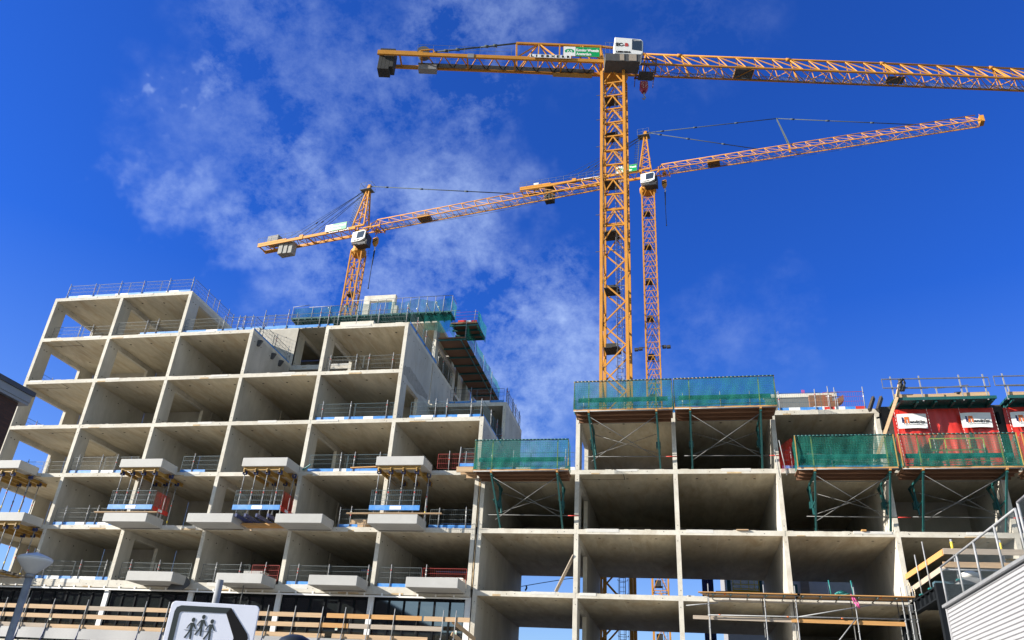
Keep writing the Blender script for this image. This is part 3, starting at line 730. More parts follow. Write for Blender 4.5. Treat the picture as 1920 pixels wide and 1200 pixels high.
# things on the platforms
t = thing('ladder', 'aluminium ladder lying on its side inside a green netted platform', 'ladder', (50.0, -1.1, 6.9))
m = MB(); m.bar((50.0, -1.1, 7.05), (53.6, -1.0, 6.85), .05, .06); m.build('rail', ['galv'], t)
m = MB(); m.bar((50.2, -1.1, 6.8), (53.6, -1.0, 6.58), .05, .06); m.build('rail', ['galv'], t)
m = MB()
for k in range(12): f = k/12+.05; m.tube((50+3.6*f, -1.08, 7.05-.2*f), (50.2+3.4*f, -1.08, 6.8-.22*f), .015)
m.build('rung', ['galv'], t)
t = thing('guard_frame', 'yellow tubular frame standing behind the green net by the red tarpaulin', 'frame', (55.6, -1.2, 6.2))
m = MB()
for zz, a, b in ((7.75, 55.9, 58.35), (7.15, 55.9, 58.35), (6.6, 55.6, 58.6)): m.bar((a, -1.2, zz), (b, -1.2, zz), .045)
for xx, a, b in ((55.9, 7.15, 7.75), (56.6, 6.55, 7.75), (57.7, 6.55, 7.75), (58.35, 7.15, 7.75)): m.bar((xx, -1.2, a), (xx, -1.2, b), .045)
m.build('tube_frame', ['yellowgreen'], t)
m = MB(); m.bar((55.8, -.9, 6.75), (58.4, -.9, 6.95), .12, .10); m.bar((56.0, -.85, 6.9), (57.4, -.85, 6.95), .2, .12)
tag(m.build('folded_bracket', ['teal']), 'folded dark teal steel bracket behind the yellow frame', 'bracket')

# ================================================================== shoring under the balconies
def prop(label, group, p, q):
    t = thing('steel_prop', label, 'prop', p, group=group)
    p, q = Vector(p), Vector(q); m = MB(); mid = p.lerp(q, .58)
    m.tube(p+Vector((0,0,.015)), mid, .034, 8, 0); m.box(p.x-.06, p.x+.06, p.y-.06, p.y+.06, p.z, p.z+.012, 0)
    m.build('outer_tube', ['galv'], t)
    m = MB(); m.tube(mid, q-Vector((0,0,.18)), .027, 8, 0); m.build('inner_tube', ['galv'], t)
    m = MB(); m.tube(mid-Vector((.06,0,-.02)), mid+Vector((.06,0,.02)), .02, 6, 0); m.tube(mid-Vector((0,0,.06)), mid+Vector((0,0,.06)), .045, 8, 0); m.build('collar', ['tubegrey'], t)
    m = MB(); a = p.lerp(q, .48); m.tube(a, a+Vector((0,0,.09)), .038, 8, 0); m.build('red_band', ['red'], t)
    m = MB(); a = p.lerp(q, .12); m.tube(a, a+Vector((0,0,.16)), .038, 8, 0); m.build('yellow_band', ['yellow'], t)
    m = MB(); m.box(q.x-.1, q.x+.1, q.y-.1, q.y+.1, q.z-.2, q.z-.185); m.box(q.x-.1, q.x-.085, q.y-.1, q.y+.1, q.z-.185, q.z); m.box(q.x+.085, q.x+.1, q.y-.1, q.y+.1, q.z-.185, q.z)
    m.build('fork_head', ['navy'], t)
def hbeam(label, group, p, q, mt='beamyellow'):
    m = MB(); p, q = Vector(p), Vector(q)
    m.bar(p+Vector((0,0,.08)), q+Vector((0,0,.08)), .08, .04); m.bar(p-Vector((0,0,.08)), q-Vector((0,0,.08)), .08, .04); m.bar(p, q, .03, .12)
    tag(m.build('formwork_beam', [mt]), label, 'beam', group)
def shoring(nm, xa, xb, i, zbase, cage=True, red=True, xs=None, back=True):
    zt = L(i)-.05
    gp, gb = 'props under '+nm, 'beams under '+nm
    xs = xs or [xa+.18, xa+.88, xa+1.62, xa+2.4]
    zb = zt-.21
    for x in xs:
        prop('steel prop in the front row under '+nm, gp+' front row', (x-.01, -1.38, zbase), (x, -1.38, zb-.1+.09))
        hbeam('timber beam running inwards under '+nm, gb, (x, -1.55, zb+.0), (x, 1.5, zb+.0))
    if back:
        for x in xs[1:]:
            prop('steel prop in the rear row under '+nm, gp+' rear row', (x, .9, L(i-1)+T), (x, .9, zb-.01))
        for x in (xs[-1]+.12,):
            prop('steel prop at the right end under '+nm, gp+' right side', (x+.25, -.35, zbase), (x+.25, -.35, zb+.09))
    hbeam('front crosswise timber beam under '+nm, gb+' crosswise', (xs[0]-.1, -1.45, zt-.10+.0), (xs[-1]+.2, -1.45, zt-.10), 'beamyellow')
    hbeam('rear crosswise timber beam under '+nm, gb+' slab edge', (xs[0]-.1, -.2, zt-.10), (xs[-1]+.2, -.2, zt-.10))
    if cage:
        z0 = zbase+.25
        t = thing('edge_barrier', 'mesh cage with blue toe board on props under '+nm, 'barrier', (xa, -1.45, z0), group='cage barriers on balconies')
        m = MB(); m.bar((xa-.1, -1.46, z0+.14), (xb+.0, -1.46, z0+.14), .02, .27); m.build('toe_board', ['blue'], t)
        m = MB(); m.bar((xa+1.1, -1.475, z0+.14), (xa+1.75, -1.475, z0+.14), .01, .2); m.build('toe_panel', ['whiteplastic'], t)
        m = MB()
        for zz in (.28, .55, .85, 1.12): m.bar((xa-.08, -1.44, z0+zz), (xb, -1.44, z0+zz), .016)
        for k in range(26): x = xa-.08+k*(xb-xa+.08)/25; m.bar((x, -1.44, z0+.28), (x, -1.44, z0+1.12), .007)
        m.build('mesh_panel', ['wireblue'], t)
        m = MB()
        for zz in (.02, .55, .85, 1.12): m.bar((xa-.08, -1.44, z0+zz), (xa-.08+1.6, 0, z0+zz-.0), .012) if False else m.bar((xa-.1, -1.42, z0+zz), (xa-.1, 0, z0+zz), .014)
        for k in range(14): m.bar((xa-.1, -1.42+k*.1, z0), (xa-.1, -1.42+k*.1, z0+1.12), .006)
        m.build('side_panel', ['wireblue'], t)
        if red:
            m = MB()
            m.grid(lambda u, v: (xb+.02, -1.4+1.4*u, z0+v*1.1), 2, 2)
            m.build('red_side_panel', ['redmesh'], t)
            m = MB(); m.bar((xb+.03, -1.4, z0+.1), (xb+.03, .1, z0+.1), .02, .24); m.bar((xb+.045, -.9, z0+.1), (xb+.045, -.5, z0+.1), .01, .15, 1); m.build('red_toe_board', ['red', 'whiteplastic'], t)
shoring('the left shored balcony', 10.57, 13.4, 2, L(1)+.46)
shoring('the middle shored balcony', 18.65, 21.48, 2, L(1)+.46, )
shoring('the right shored balcony', 26.9, 29.7, 2, L(1)+.46, True, False)
shoring('the upper balcony at the left frame edge', .65, 3.5, 2, L(1)+.46, False)
shoring('the lower balcony at the left frame edge', 2.25, 5.08, 1, L(0)+.42, False)
for k, x in enumerate((19.0, 19.55, 20.25, 20.95)):
    m = MB(); m.bar((x, -1.65, L(1)+.36), (x, 1.2, L(1)+.30), .12, .18); tag(m.build('steel_beam', ['navy']), 'navy steel beam cantilevered under the middle props', 'beam', 'navy beams carrying props')
m = MB(); m.box(18.85, 21.4, -.6, .0-.01, L(1)+.02, L(1)+.17); m.bar((19.0, -1.0, L(1)+.0), (19.9, -1.2, L(1)-.4), .05, .04, 1)
tag(m.build('timber_packing', ['timberorange', 'timber']), 'orange timber packing under the navy steel beams', 'timber')
# long planks lying on balcony edges
for lab, a, b, z in (('long plank on the balcony edge above the leftmost lowest balcony', 9.8, 13.9, L(1)+.50), ('long plank on the balcony edge of the right shored balcony', 25.6, 31.0, L(1)+.50)):
    m = MB(); m.bar((a, -1.55, z), (b, -1.5, z+.03), .20, .045); tag(m.build('plank', ['timber']), lab, 'plank')
m = MB(); m.bar((25.3, -1.3, L(2)-.1), (26.9, -1.4, L(2)-.08), .18, .05); tag(m.build('plank', ['timberorange']), 'orange plank sticking out left of the rightmost shored balcony', 'plank')
# formwork table with slotted sunlight at far left
t = thing('formwork_table', 'dark slatted formwork table at the far left above the glazing', 'formwork', (1.0, -1.6, L(0)+.2))
m = MB()
for k in range(9): m.box(-1.0, 5.0, -1.7+k*.42, -1.42+k*.42, L(0)+.30, L(0)+.36)
m.build('deck', ['plyblack'], t)
m = MB()
for x in (.2, 1.6, 3.0, 4.4): m.box(x, x+.1, -1.7, 2.0, L(0)+.13+.07, L(0)+.297)
m.build('joist', ['beamyellow'], t)

# ================================================================== timber guardrail along the terrace
t = thing('timber_guardrail', 'three plank timber guardrail along the white terrace edge at the bottom', 'railing', (0, -1.6, -3.3))
posts = [-.5, 1.6, 3.2, 4.6, 5.84, 7.27, 8.95, 11.11, 14.74, 16.13, 17.6, 19.0, 20.6, 22.0, 23.54, 25.08, 26.34, 27.68, 29.01, 31.6, 32.26]
for x in posts:
    m = MB(); m.tube((x, -1.60, -2.62), (x+.03, -1.57, -1.12), .022, 6); m.tube((x, -1.60, -2.62), (x-.02, -1.74, -3.45), .03, 6, 1); m.bar((x, -1.66, -2.75), (x, -1.66, -2.45), .05, .05)
    m.build('post', ['galv', 'navy'], t)
def planks(z0, z1, segs):
    for a, b, mt in segs:
        dz = rnd(-.02, .02); m = MB(); m.add([], []); m.bar((a, -1.53+rnd(-.012, .012), (z0+z1)/2+dz), (b, -1.53+rnd(-.012, .012), (z0+z1)/2+dz*.3), .045, z1-z0-.02); m.build('plank', [mt], t)
planks(-1.67, -1.43, [(-2, 1.9, 'timber'), (1.95, 5.9, 'timber'), (5.95, 11.1, 'timber'), (11.2, 14.7, 'timbergrey'), (14.8, 20.5, 'timber'), (20.55, 25.1, 'timber'), (25.35, 30.5, 'timberorange'), (30.6, 33.0, 'timber')])
planks(-2.14, -1.90, [(-2, 2.5, 'timberorange'), (2.6, 7.0, 'timber'), (7.1, 11.0, 'timber'), (11.1, 14.8, 'timber'), (14.9, 19.6, 'timber'), (19.7, 25.0, 'timber'), (25.05, 26.6, 'timberorange'), (26.65, 31.6, 'timbergrey')])
planks(-2.66, -2.42, [(-2, 3.4, 'timber'), (3.5, 9.0, 'timbergrey'), (9.1, 14.6, 'timber'), (14.7, 20.0, 'timber'), (20.1, 25.4, 'timber'), (25.8, 30.9, 'timber')])
m = MB(); m.bar((32.1, -1.45, -1.62), (33.0, -.2, -2.3), .045, .2); m.bar((32.1, -1.45, -2.2), (33.0, -.2, -2.9), .045, .2); m.build('end_plank', ['timber'], t)
for x in (7.45, 15.1, 25.15, 31.75): 
    m = MB(); m.box(x, x+.13, .235, .238, -2.05, -1.85); m.box(x+.02, x+.11, .2335, .235, -2.0, -1.95, 1)
    tag(m.build('window_sticker', ['white', 'signpalegreen']), 'small white and green sticker on the dark glass behind the timber rail', 'sticker', 'stickers on the glass')

# ================================================================== rooftop decks with nets
t = thing('roof_platform', 'long green netted deck along the high roof below the left crane', 'platform', (16.3, 4.4, 19.5))
m = MB(); m.box(16.3, 28.4, 4.35, 5.6, 19.50, 19.60)
for k in range(24): x = 16.4+k*.51; m.box(x, x+.07, 4.3, 5.6, 19.38, 19.498)
m.build('deck', ['teal'], t)
net_sheet((16.4, 4.38, 19.6), (21.0, 4.38, 19.6), (16.4, 4.36, 20.4), (21.0, 4.36, 20.45), .04, 30, 6, 3).build('safety_net', ['netthin'], t)
m = MB()
def sagnet(u, v): x = 20.9+u*7.45; top = 20.75-.28*abs(math.sin(u*math.pi*3.0)); return (x, 4.36+.05*math.sin(u*40), 19.6+v*(top-19.6))
m.grid(sagnet, 60, 6); m.build('safety_net', ['netthin'], t)
m = MB(); m.grid(lambda u, v: (28.4, 4.4+1.3*u, 19.6+v*1.05), 6, 6); m.build('side_net', ['net'], t)
m = MB(); m.grid(lambda u, v: (26.5+u*1.95, 4.45+.05*math.sin(u*12+v*5), 18.05+v*1.42+.12*math.sin(u*6)), 14, 8); m.build('hanging_net', ['netthin'], t)
m = MB(); m.grid(lambda u, v: (28.42, 4.45+1.3*u, 18.05+v*1.42), 6, 6); m.build('hanging_net', ['netthin'], t)
x = 21.0
while x < 28.45:
    m = MB(); m.tube((x, 4.34, 19.5), (x+.02, 4.34, 20.8), .022); m.build('post', ['galv'], t); x += .62
for x in (16.35, 17.9, 19.3):
    m = MB(); m.tube((x, 4.34, 19.5), (x, 4.34, 20.5), .022); m.build('post', ['galv'], t)
m = MB(); m.tube((20.9, 4.34, 20.8), (28.4, 4.34, 20.83), .022); m.tube((16.3, 4.34, 20.5), (17.6, 4.34, 20.62), .022); m.tube((17.6, 4.34, 20.42), (20.9, 4.34, 20.46), .02); m.tube((28.4, 4.34, 20.83), (28.4, 5.6, 20.83), .022); m.build('rail', ['galv'], t)
for k, (x, z) in enumerate(((18.7, 20.75), (20.0, 20.8), (24.9, 20.6), (25.6, 20.3), (26.3, 20.68), (27.2, 20.35), (27.0, 20.75))):
    tt = thing('slanted_prop', 'slanted wall prop with round white head behind the high roof net', 'prop', (x, 5.2, 19.6), group='slanted wall props on the roof')
    m = MB(); m.tube((x+.5, 5.9, 19.62), (x, 5.2, z), .03); m.build('tube', ['tubegrey'], tt)
    m = MB(); m.lathe([(.01, -.07), (.075, -.03), (.075, .03), (.01, .07)], (x, 5.2, z+.06), 8); m.build('head', ['white'], tt)
t = thing('roof_platform', 'small timber deck with red boards jutting right at the top', 'platform', (28.2, 6, 19.4))
m = MB(); m.box(28.0, 29.95, 5.9, 8.4, 19.38, 19.48); m.build('deck', ['plybrown'], t)
m = MB()
for y in (6.0, 6.8, 7.6, 8.3): m.box(27.9, 29.95, y, y+.09, 19.24, 19.378)
m.build('joist', ['teal'], t)
m = MB(); m.box(28.5, 29.1, 6.0, 6.03, 19.48, 19.7); m.build('toe_board', ['red'], t)
m = MB(); m.box(29.1, 29.45, 6.0, 6.03, 19.48, 19.66); m.build('toe_board', ['whiteplastic'], t)
m = MB(); m.box(29.5, 29.9, 6.0, 6.03, 19.48, 19.66); m.build('toe_board', ['red'], t)
m = MB(); m.grid(lambda u, v: (29.98+.04*math.sin(u*8), 5.9+2.5*u, 19.0+v*1.35), 8, 6); m.build('safety_net', ['net'], t)
m = MB()
for z in (19.85, 20.1, 20.35): m.bar((28.2, 6.0, z), (29.95, 6.0, z), .012)
m.build('mesh_panel', ['wirered'], t)
m = MB(); m.tube((28.2, 6, 19.4), (28.2, 6, 20.6), .022); m.tube((29.7, 6, 19.4), (29.75, 6, 20.5), .022); m.tube((27.8, 6, 20.5), (28.6, 6, 20.5), .02); m.build('post', ['galv'], t)
t = thing('side_platform', 'long brown timber deck hung along the right side of the tall rear volume', 'platform', (27.3, 6, 18.1))
m = MB(); m.box(27.25, 29.2, 5.7, 17.4, 18.12, 18.2); m.build('deck', ['plybrown'], t)
m = MB(); y = 5.8
while y < 17.3: m.box(27.25, 29.25, y, y+.08, 18.0, 18.118); y += 1.45
m.box(28.9, 28.96, 5.7, 17.4, 17.9, 17.998); m.build('joist', ['teal'], t)
for k, (a, b) in enumerate(((5.8, 8.3), (8.5, 11.2), (11.3, 14.2), (14.3, 17.2))):
    m = MB(); m.grid(lambda u, v: (29.25+.04*math.sin(u*9+k), a+(b-a)*u, 18.05+v*1.2), 10, 5); m.build('safety_net', ['net'], t)
    m = MB(); m.tube((29.22, a-.05, 18.1), (29.22, a-.05, 19.4), .025); m.build('post', ['galv'], t)
t = thing('steel_beam_stack', 'dark steel beams lying on the small set back roof', 'beams', (28.2, 6.6, L(4)+T+.2))
for k, (x0, x1, y, z) in enumerate(((28.0, 31.6, 6.6, .32), (28.3, 32.0, 7.3, .30), (28.1, 31.8, 8.0, .34))):
    m = MB(); m.bar((x0, y, L(4)+T+z), (x1, y, L(4)+T+z+.12), .16, .04); m.bar((x0, y, L(4)+T+z-.2), (x1, y, L(4)+T+z-.08), .16, .04); m.bar((x0, y, L(4)+T+z-.1), (x1, y, L(4)+T+z+.02), .04, .18)
    m.build('beam', ['blacksteel'], t)
m = MB(); m.box(30.6, 30.9, 12, 12.3, 19.2, 19.5)

# ================================================================== red tarpaulin wall formwork
def hendriks(mb, x0, z0, wd, y):
    """white banner with the firm's lettering"""
    h = wd*.56
    mb.grid(lambda u, v: (x0+wd*u+.02*v, y-.02+.015*math.sin(u*7+v*3), z0+h*v+.03*math.sin(u*3)), 12, 6, 0)
    yy = y-.045
    mb.box(x0+wd*.16, x0+wd*.21, yy-.004, yy, z0+h*.38, z0+h*.78, 1); mb.box(x0+wd*.21, x0+wd*.245, yy-.004, yy, z0+h*.52, z0+h*.60, 1)
    mb.box(x0+wd*.245, x0+wd*.30, yy-.004, yy, z0+h*.36, z0+h*.62, 2); mb.box(x0+wd*.25, x0+wd*.40, yy-.004, yy, z0+h*.63, z0+h*.80, 2); mb.box(x0+wd*.35, x0+wd*.40, yy-.004, yy, z0+h*.36, z0+h*.625, 2)
    mb.text('endriks', (x0+wd*.42, yy-.002, z0+h*.37), (1,0,0), (0,0,1), h*.28, 3, width=wd*.52)
    mb.text('BOUW EN ONTWIKKELING', (x0+wd*.22, yy-.002, z0+h*.26), (1,0,0), (0,0,1), h*.055, 4, width=wd*.66)
def formwork(label, x0, x1, banners, seed):
    rs = random.Random(seed); ph = [rs.uniform(0, 6) for _ in range(5)]
    t = thing('wall_formwork', label, 'formwork', (x0, -.4, L(2)+T), group='red tarpaulin wall forms')
    z0, z1 = L(2)+T+.05, 9.72
    def tarp(u, v):
        x = x0+(x1-x0)*u; k = .07*math.sin(x*3.1+ph[0]+v*1.5)+.05*abs(math.sin(x*5.3+ph[1]-v*1.2))+.025*math.sin(v*8+x*4+ph[2])+.02*math.sin(x*17+v*5+ph[3])
        return (x, -.25+k*(.3+.9*(1-v)), z0+(z1-z0)*v)
    m = MB(); m.grid(tarp, 90, 24); m.build('tarpaulin', ['redtarp'], t)
    m = MB(); m.box(x0+.05, x1-.05, -.12, .15, L(2)+T+.02, z1); m.build('shutter_panel', ['plyblack'], t)
    for f in (.02, .345, .66, .985):
        m = MB(); x = x0+(x1-x0)*f
        for k in range(16): a = k/16; m.tube((x+.1*a, -.36, z1-(z1-z0)*a), (x+.1*(a+.045), -.36, z1-(z1-z0)*(a+.045)), .009, 5)
        m.build('lacing', ['white'], t)
    for bx, bw in banners:
        m = MB(); hendriks(m, bx, 8.60, bw, -.38); m.build('banner', ['banner', 'letterblue', 'letterorange', 'letterblack', 'darkgrey'], t)
    # working deck on top
    m = MB(); m.box(x0, x1-.05, -1.15, .2, 9.90, 10.0); 
    for k in range(6): x = x0+.2+k*(x1-x0-.5)/5; m.box(x, x+.1, -1.1, .2, 9.76, 9.898)
    m.box(x0, x1-.05, -1.18, -1.12, 9.86, 10.02); m.box(x0+.1, x1-.1, -.2, .15, 9.74, 9.897); m.build('deck_frame', ['teal'], t)
    m = MB(); m.bar((x0+.05, -1.05, 10.14), ((x0+x1)/2, -1.05, 10.10), .05, .22); m.bar(((x0+x1)/2-.5, -1.0, 10.13), (x1-.3, -1.02, 10.19), .05, .22); m.box(x0+.1, x1-.3, -.9, -.1, 10.003, 10.06); m.build('timber_board', ['timber'], t)
    for x in [x0+.02, x0+1.4, x0+3.3, x1-.45]:
        m = MB(); m.bar((x, -1.15, 9.8), (x-.03, -1.2, 11.2), .06, .04); m.build('rail_post', ['galv'], t)
    for x in (x0+.75, x0+2.6, x1-.8):
        m = MB(); m.bar((x, .25, 9.9), (x-.03, .3, 11.2), .06, .04); m.build('rail_post', ['galv'], t)
    m = MB()
    for z in (11.05, 10.55): m.bar((x0-.45, -1.22, z), (x1-.25, -1.22, z-.05), .045, .05)
    m.bar((x0-.45, -1.22, 10.53), (x0-.45, -1.22, 11.08), .03); m.bar((x1-.25, -1.22, 10.48), (x1-.25, -1.22, 11.02), .03)
    m.bar((x0+.6, .3, 11.15), (x0+2.2, .3, 11.13), .04); m.bar((x0+.6, .3, 10.6), (x0+2.2, .3, 10.62), .04); m.bar((x0+2.5, .3, 11.1), (x1-.7, .3, 11.25), .04); m.bar((x0+2.5, .3, 10.6), (x1-.7, .3, 10.72), .04)
    m.build('guard_rail', ['tubegrey'], t)
    return t
formwork('red tarpaulin covered wall form with two complete white banners', 54.62, 59.5, [(54.78, 1.42), (57.82, 1.42)], 4)
formwork('red tarpaulin covered wall form cut by the right frame edge', 59.95, 65.0, [(60.15, 1.42)], 9)
for k, (xa, xb) in enumerate(((53.55, 53.95), (53.95, 54.35))):
    m = MB(); m.bar((xa-.05, -.5, 10.02-.4), (xb+.05, .3, 10.65), .13, .2); tag(m.build('timber_wale', ['plyblack']), 'black timber beam end poking up left of the red tarpaulin', 'beam', 'black beam ends')
t = thing('form_end_panel', 'dark timber form end filling the gap between the two red tarpaulins', 'formwork', (59.7, 0, L(2)+T))
m = MB(); m.box(59.46, 60.0, -.06, .3, L(2)+T+.02, 9.95); m.build('board', ['plyblack'], t)
m = MB(); m.box(59.6, 59.72, -.25, -.07, 8.9, 9.5); m.build('clamp', ['blacksteel'], t)
t = thing('form_end_panel', 'weathered dark timber form end left of the red tarpaulin', 'formwork', (54.1, -.1, L(2)+T))
m = MB(); m.box(54.12, 54.64, -.13, .4, L(2)+T+.02, 9.95); m.build('board', ['plyblack'], t)
m = MB(); m.box(54.05, 54.11, -.25, .1, 8.7, 9.55); m.bar((54.08, -.2, 9.35), (53.85, -.3, 9.25), .08); m.build('clamp', ['blacksteel'], t)
m = MB(); m.bar((53.3, -.9, 6.75), (54.75, -1.25, 10.0), .10, .16); m.bar((54.75, -1.25, 10.0), (55.1, -1.1, 11.0), .09, .14); tag(m.build('timber_brace', ['timber']), 'long sloping timber brace left of the red tarpaulin', 'timber')
m = MB()
for k in range(7): m.path([(55.1+rnd(-.16, .16), -1.22+rnd(-.08, .08), 11.02), (55.1+rnd(-.2, .2), -1.25+rnd(-.08, .08), 10.8), (55.08+rnd(-.16, .16), -1.25, 10.55), (55.05+rnd(-.1, .1), -1.2, 10.35)], .045, 5)
tag(m.build('cable_bundle', ['black']), 'black cable bundle hung on the formwork guard rail', 'cable')
m = MB(); m.lathe([(.04, 0), (.16, .03), (.18, .14), (.06, .2)], (57.75, -.9, 10.16), 8); m.bar((57.6, -.95, 10.3), (57.95, -.95, 10.34), .05)
tag(m.build('work_lamp', ['black']), 'small black lamp on the formwork deck boards', 'lamp')

# extra roof items behind right parapet
t = thing('stair_formwork', 'reddish stair formwork and thin frame on the right flat roof', 'formwork', (51.3, 5, L(3)+T))
m = MB(); m.box(51.4, 52.7, 4.3, 4.6, L(3)+T+.05, 12.55); m.prism([(51.6, 3.6, 11.2), (53.2, 3.6, 12.25), (53.2, 3.6, 11.9), (51.6, 3.6, 10.8)], (0, .6, 0)); m.build('stair_form', ['plybrown'], t)
m = MB()
for x in (52.2, 52.7): m.tube((x, 3.0, L(3)+T), (x, 3.0, 12.2), .02)
for z in (11.9, 12.15): m.tube((52.1, 3.0, z), (52.9, 3.0, z), .015)
m.build('tube_frame', ['galv'], t)
m = MB(); m.box(51.0, 51.75, .9, 1.2, L(3)+T+.02, L(3)+T+.55); tag(m.build('white_box', ['white']), 'plain white box behind the red and blue roof barrier', 'box')
for k, (x, y, h, mt) in enumerate(((50.2, 9.5, 1.2, 'galv'), (51.8, 9.0, 1.1, 'red'), (53.9, 6, .7, 'rust'), (54.3, 6, .9, 'rust'))):
    m = MB()
    for j in range(3): m.tube((x+j*.07, y, L(3)+T), (x+j*.07, y, 14.2+h-.4 if k < 2 else 11.0+h), .018)
    tag(m.build('rebar', [mt]), ['thin grey rod bundle rising behind the right roof wall', 'red rod bundle rising behind the right roof wall', 'rusty starter bars nearer the black beam ends', 'taller rusty starter bars beside the red tarpaulin'][k], 'rods')

# ================================================================== interior things
m = MB(); m.bar((37.0, .35, L(0)+T+.10), (37.95, .1, L(0)+2.05), .32, .045); tag(m.build('leaning_board', ['timbergrey']), 'long board leaning against a wall in the lowest open room', 'board')
m = MB(); m.box(30.35, 31.9, .5, 1.5, L(0)+.203, L(0)+.85); m.box(31.0, 31.6, .495, .499, L(0)+.45, L(0)+.82, 1)
m.text('MAKS', (31.08, .492, L(0)+.5), (1,0,0), (0,0,1), .12, 0, width=.44); m.prism([(31.08, .49, L(0)+.63), (31.2, .49, L(0)+.77), (31.3, .49, L(0)+.68), (31.4, .49, L(0)+.77), (31.52, .49, L(0)+.63), (31.4, .49, L(0)+.69), (31.3, .49, L(0)+.63), (31.2, .49, L(0)+.69)], (0, .003, 0), 0)
tag(m.build('white_sack', ['white', 'red'], bevel=.05), 'white sack with red label behind the red barrier', 'sack')
m = MB(); m.box(18.9, 20.1, .6, 1.4, L(0)+.203, L(0)+1.0); tag(m.build('pale_box', ['precast'], bevel=.02), 'pale grey box behind the second lowest balcony', 'box')
m = MB(); m.box(24.9, 25.9, .7, 1.4, L(1)+T+.003, L(1)+.75); tag(m.build('plywood_crate', ['timber'], bevel=.01), 'plain wooden crate behind a middle floor barrier', 'crate')
m = MB(); m.grid(lambda u, v: (15.4+.55*u+.25*math.sin(v*3)*u, -.9+.6*u+.15*math.sin(v*4), L(0)+.35-v*.75+.1*u), 8, 10); tag(m.build('loose_tarp', ['darkgrey']), 'grey tarpaulin hanging from the leftmost lowest balcony', 'tarpaulin')
m = MB(); m.tube((19.95, -.9, -.06), (19.95, -.9, -1.0), .03); tag(m.build('drain_pipe', ['tubegrey']), 'thin pipe hanging below the second lowest balcony', 'pipe')
m = MB(); m.bar((22.0-.3, -.03, L(2)+.2), (22.2, -.12, L(2)+.5), .12, .03); tag(m.build('green_strap', ['tealbright']), 'small green strap lying on the slab by a wall edge', 'strap')
m = MB(); m.box(46.3, 46.9, -.1, .25, L(1)+T+.005, L(1)+T+.05); tag(m.build('plank', ['timber']), 'short board lying on the slab edge of the right block', 'plank')
m = MB(); m.box(52.3, 52.55, -.08, .15, L(1)+T+.005, L(1)+T+.10); tag(m.build('orange_bag', ['timberorange'], bevel=.03), 'small orange bag on the right block slab edge', 'bag')
# cable with dark hook seen through the lowest open room
m = MB(); m.path([(32.4, 13.5, 2.66), (34.02, 13.5, 2.96), (35.69, 13.5, 3.25), (38.5, 13.5, 3.6)], .025); m.path([(32.92, 13.5, 2.76), (32.98, 13.5, 2.62), (32.88, 13.5, 2.42)], .06)
tag(m.build('hanging_cable', ['black']), 'dark cable with a dangling hook seen through the lowest open room', 'cable')
m = MB(); m.box(32.42, 32.62, 13.0, 13.2, 1.5, 3.6); tag(m.build('timber_post', ['plyblack']), 'dark post at the back corner of the lowest open room', 'post')
# background seen through the right rooms
t = thing('site_building', 'grey site building seen through the right block lower rooms', 'building', (48, 30, GZ))
m = MB(); m.box(47, 64, 30, 38, GZ, 8); m.build('wall', ['bggrey'], t)
m = MB()
for k in range(6): m.box(48+k*2.4, 49.6+k*2.4, 29.95, 29.998, 3.6, 5.4)
m.build('window', ['black'], t)
m = MB(); m.grid(lambda u, v: (44.75+.75*u, 14.2+.05*math.sin(u*20), GZ+v*13.5), 12, 4); tag(m.build('blue_sheet', ['tarpblue']), 'dark blue sheet hanging behind the right block lower rooms', 'sheet')
t = thing('yellow_guard_rail', 'yellow guard rail on a deck behind the lower right scaffold', 'railing', (47.6, 14, 2.7))
m = MB(); m.box(45.6, 48.8, 13.6, 14.6, 2.62, 2.72); m.build('deck', ['timberorange'], t)
m = MB()
for z in (2.98, 3.25, 3.55): m.bar((46.7, 14.0, z), (48.4, 14.0, z-.03), .05)
for x in (46.75, 47.25, 47.75, 48.1, 48.4): m.bar((x, 14.0, 2.72), (x, 14.0, 3.6), .045)
m.bar((46.7, 13.95, 2.84), (48.4, 13.95, 2.80), .04, .10); m.build('rail', ['yellow'], t)
m = MB(); m.box(46.35, 46.6, 13.9, 14.6, 2.73, 4.2); m.build('end_panel', ['teal'], t)
m = MB(); m.box(48.35, 48.62, 14.1, 14.6, 2.73, 4.2); m.build('end_panel', ['teal'], t)
m = MB(); m.box(48.7, 49.1, 13.8, 14.5, 2.73, 3.2); tag(m.build('timber_bundle', ['timber']), 'brown timber bundle beside the yellow guard rail', 'timber')
t = thing('site_cabin', 'white site cabin glimpsed behind the lower right scaffold', 'cabin', (51.8, 14, 1))
m = MB(); m.box(49.9, 52.7, 14.0, 15.5, 1.0, 4.0); m.build('shell', ['white'], t, .06)
m = MB(); m.box(50.2, 50.8, 13.98, 13.998, 2.75, 3.3); m.build('cabin_window', ['tealbright'], t)
m = MB(); m.box(51.0, 51.5, 13.7, 13.96, 2.6, 3.6); m.build('vent_box', ['timbergrey'], t)

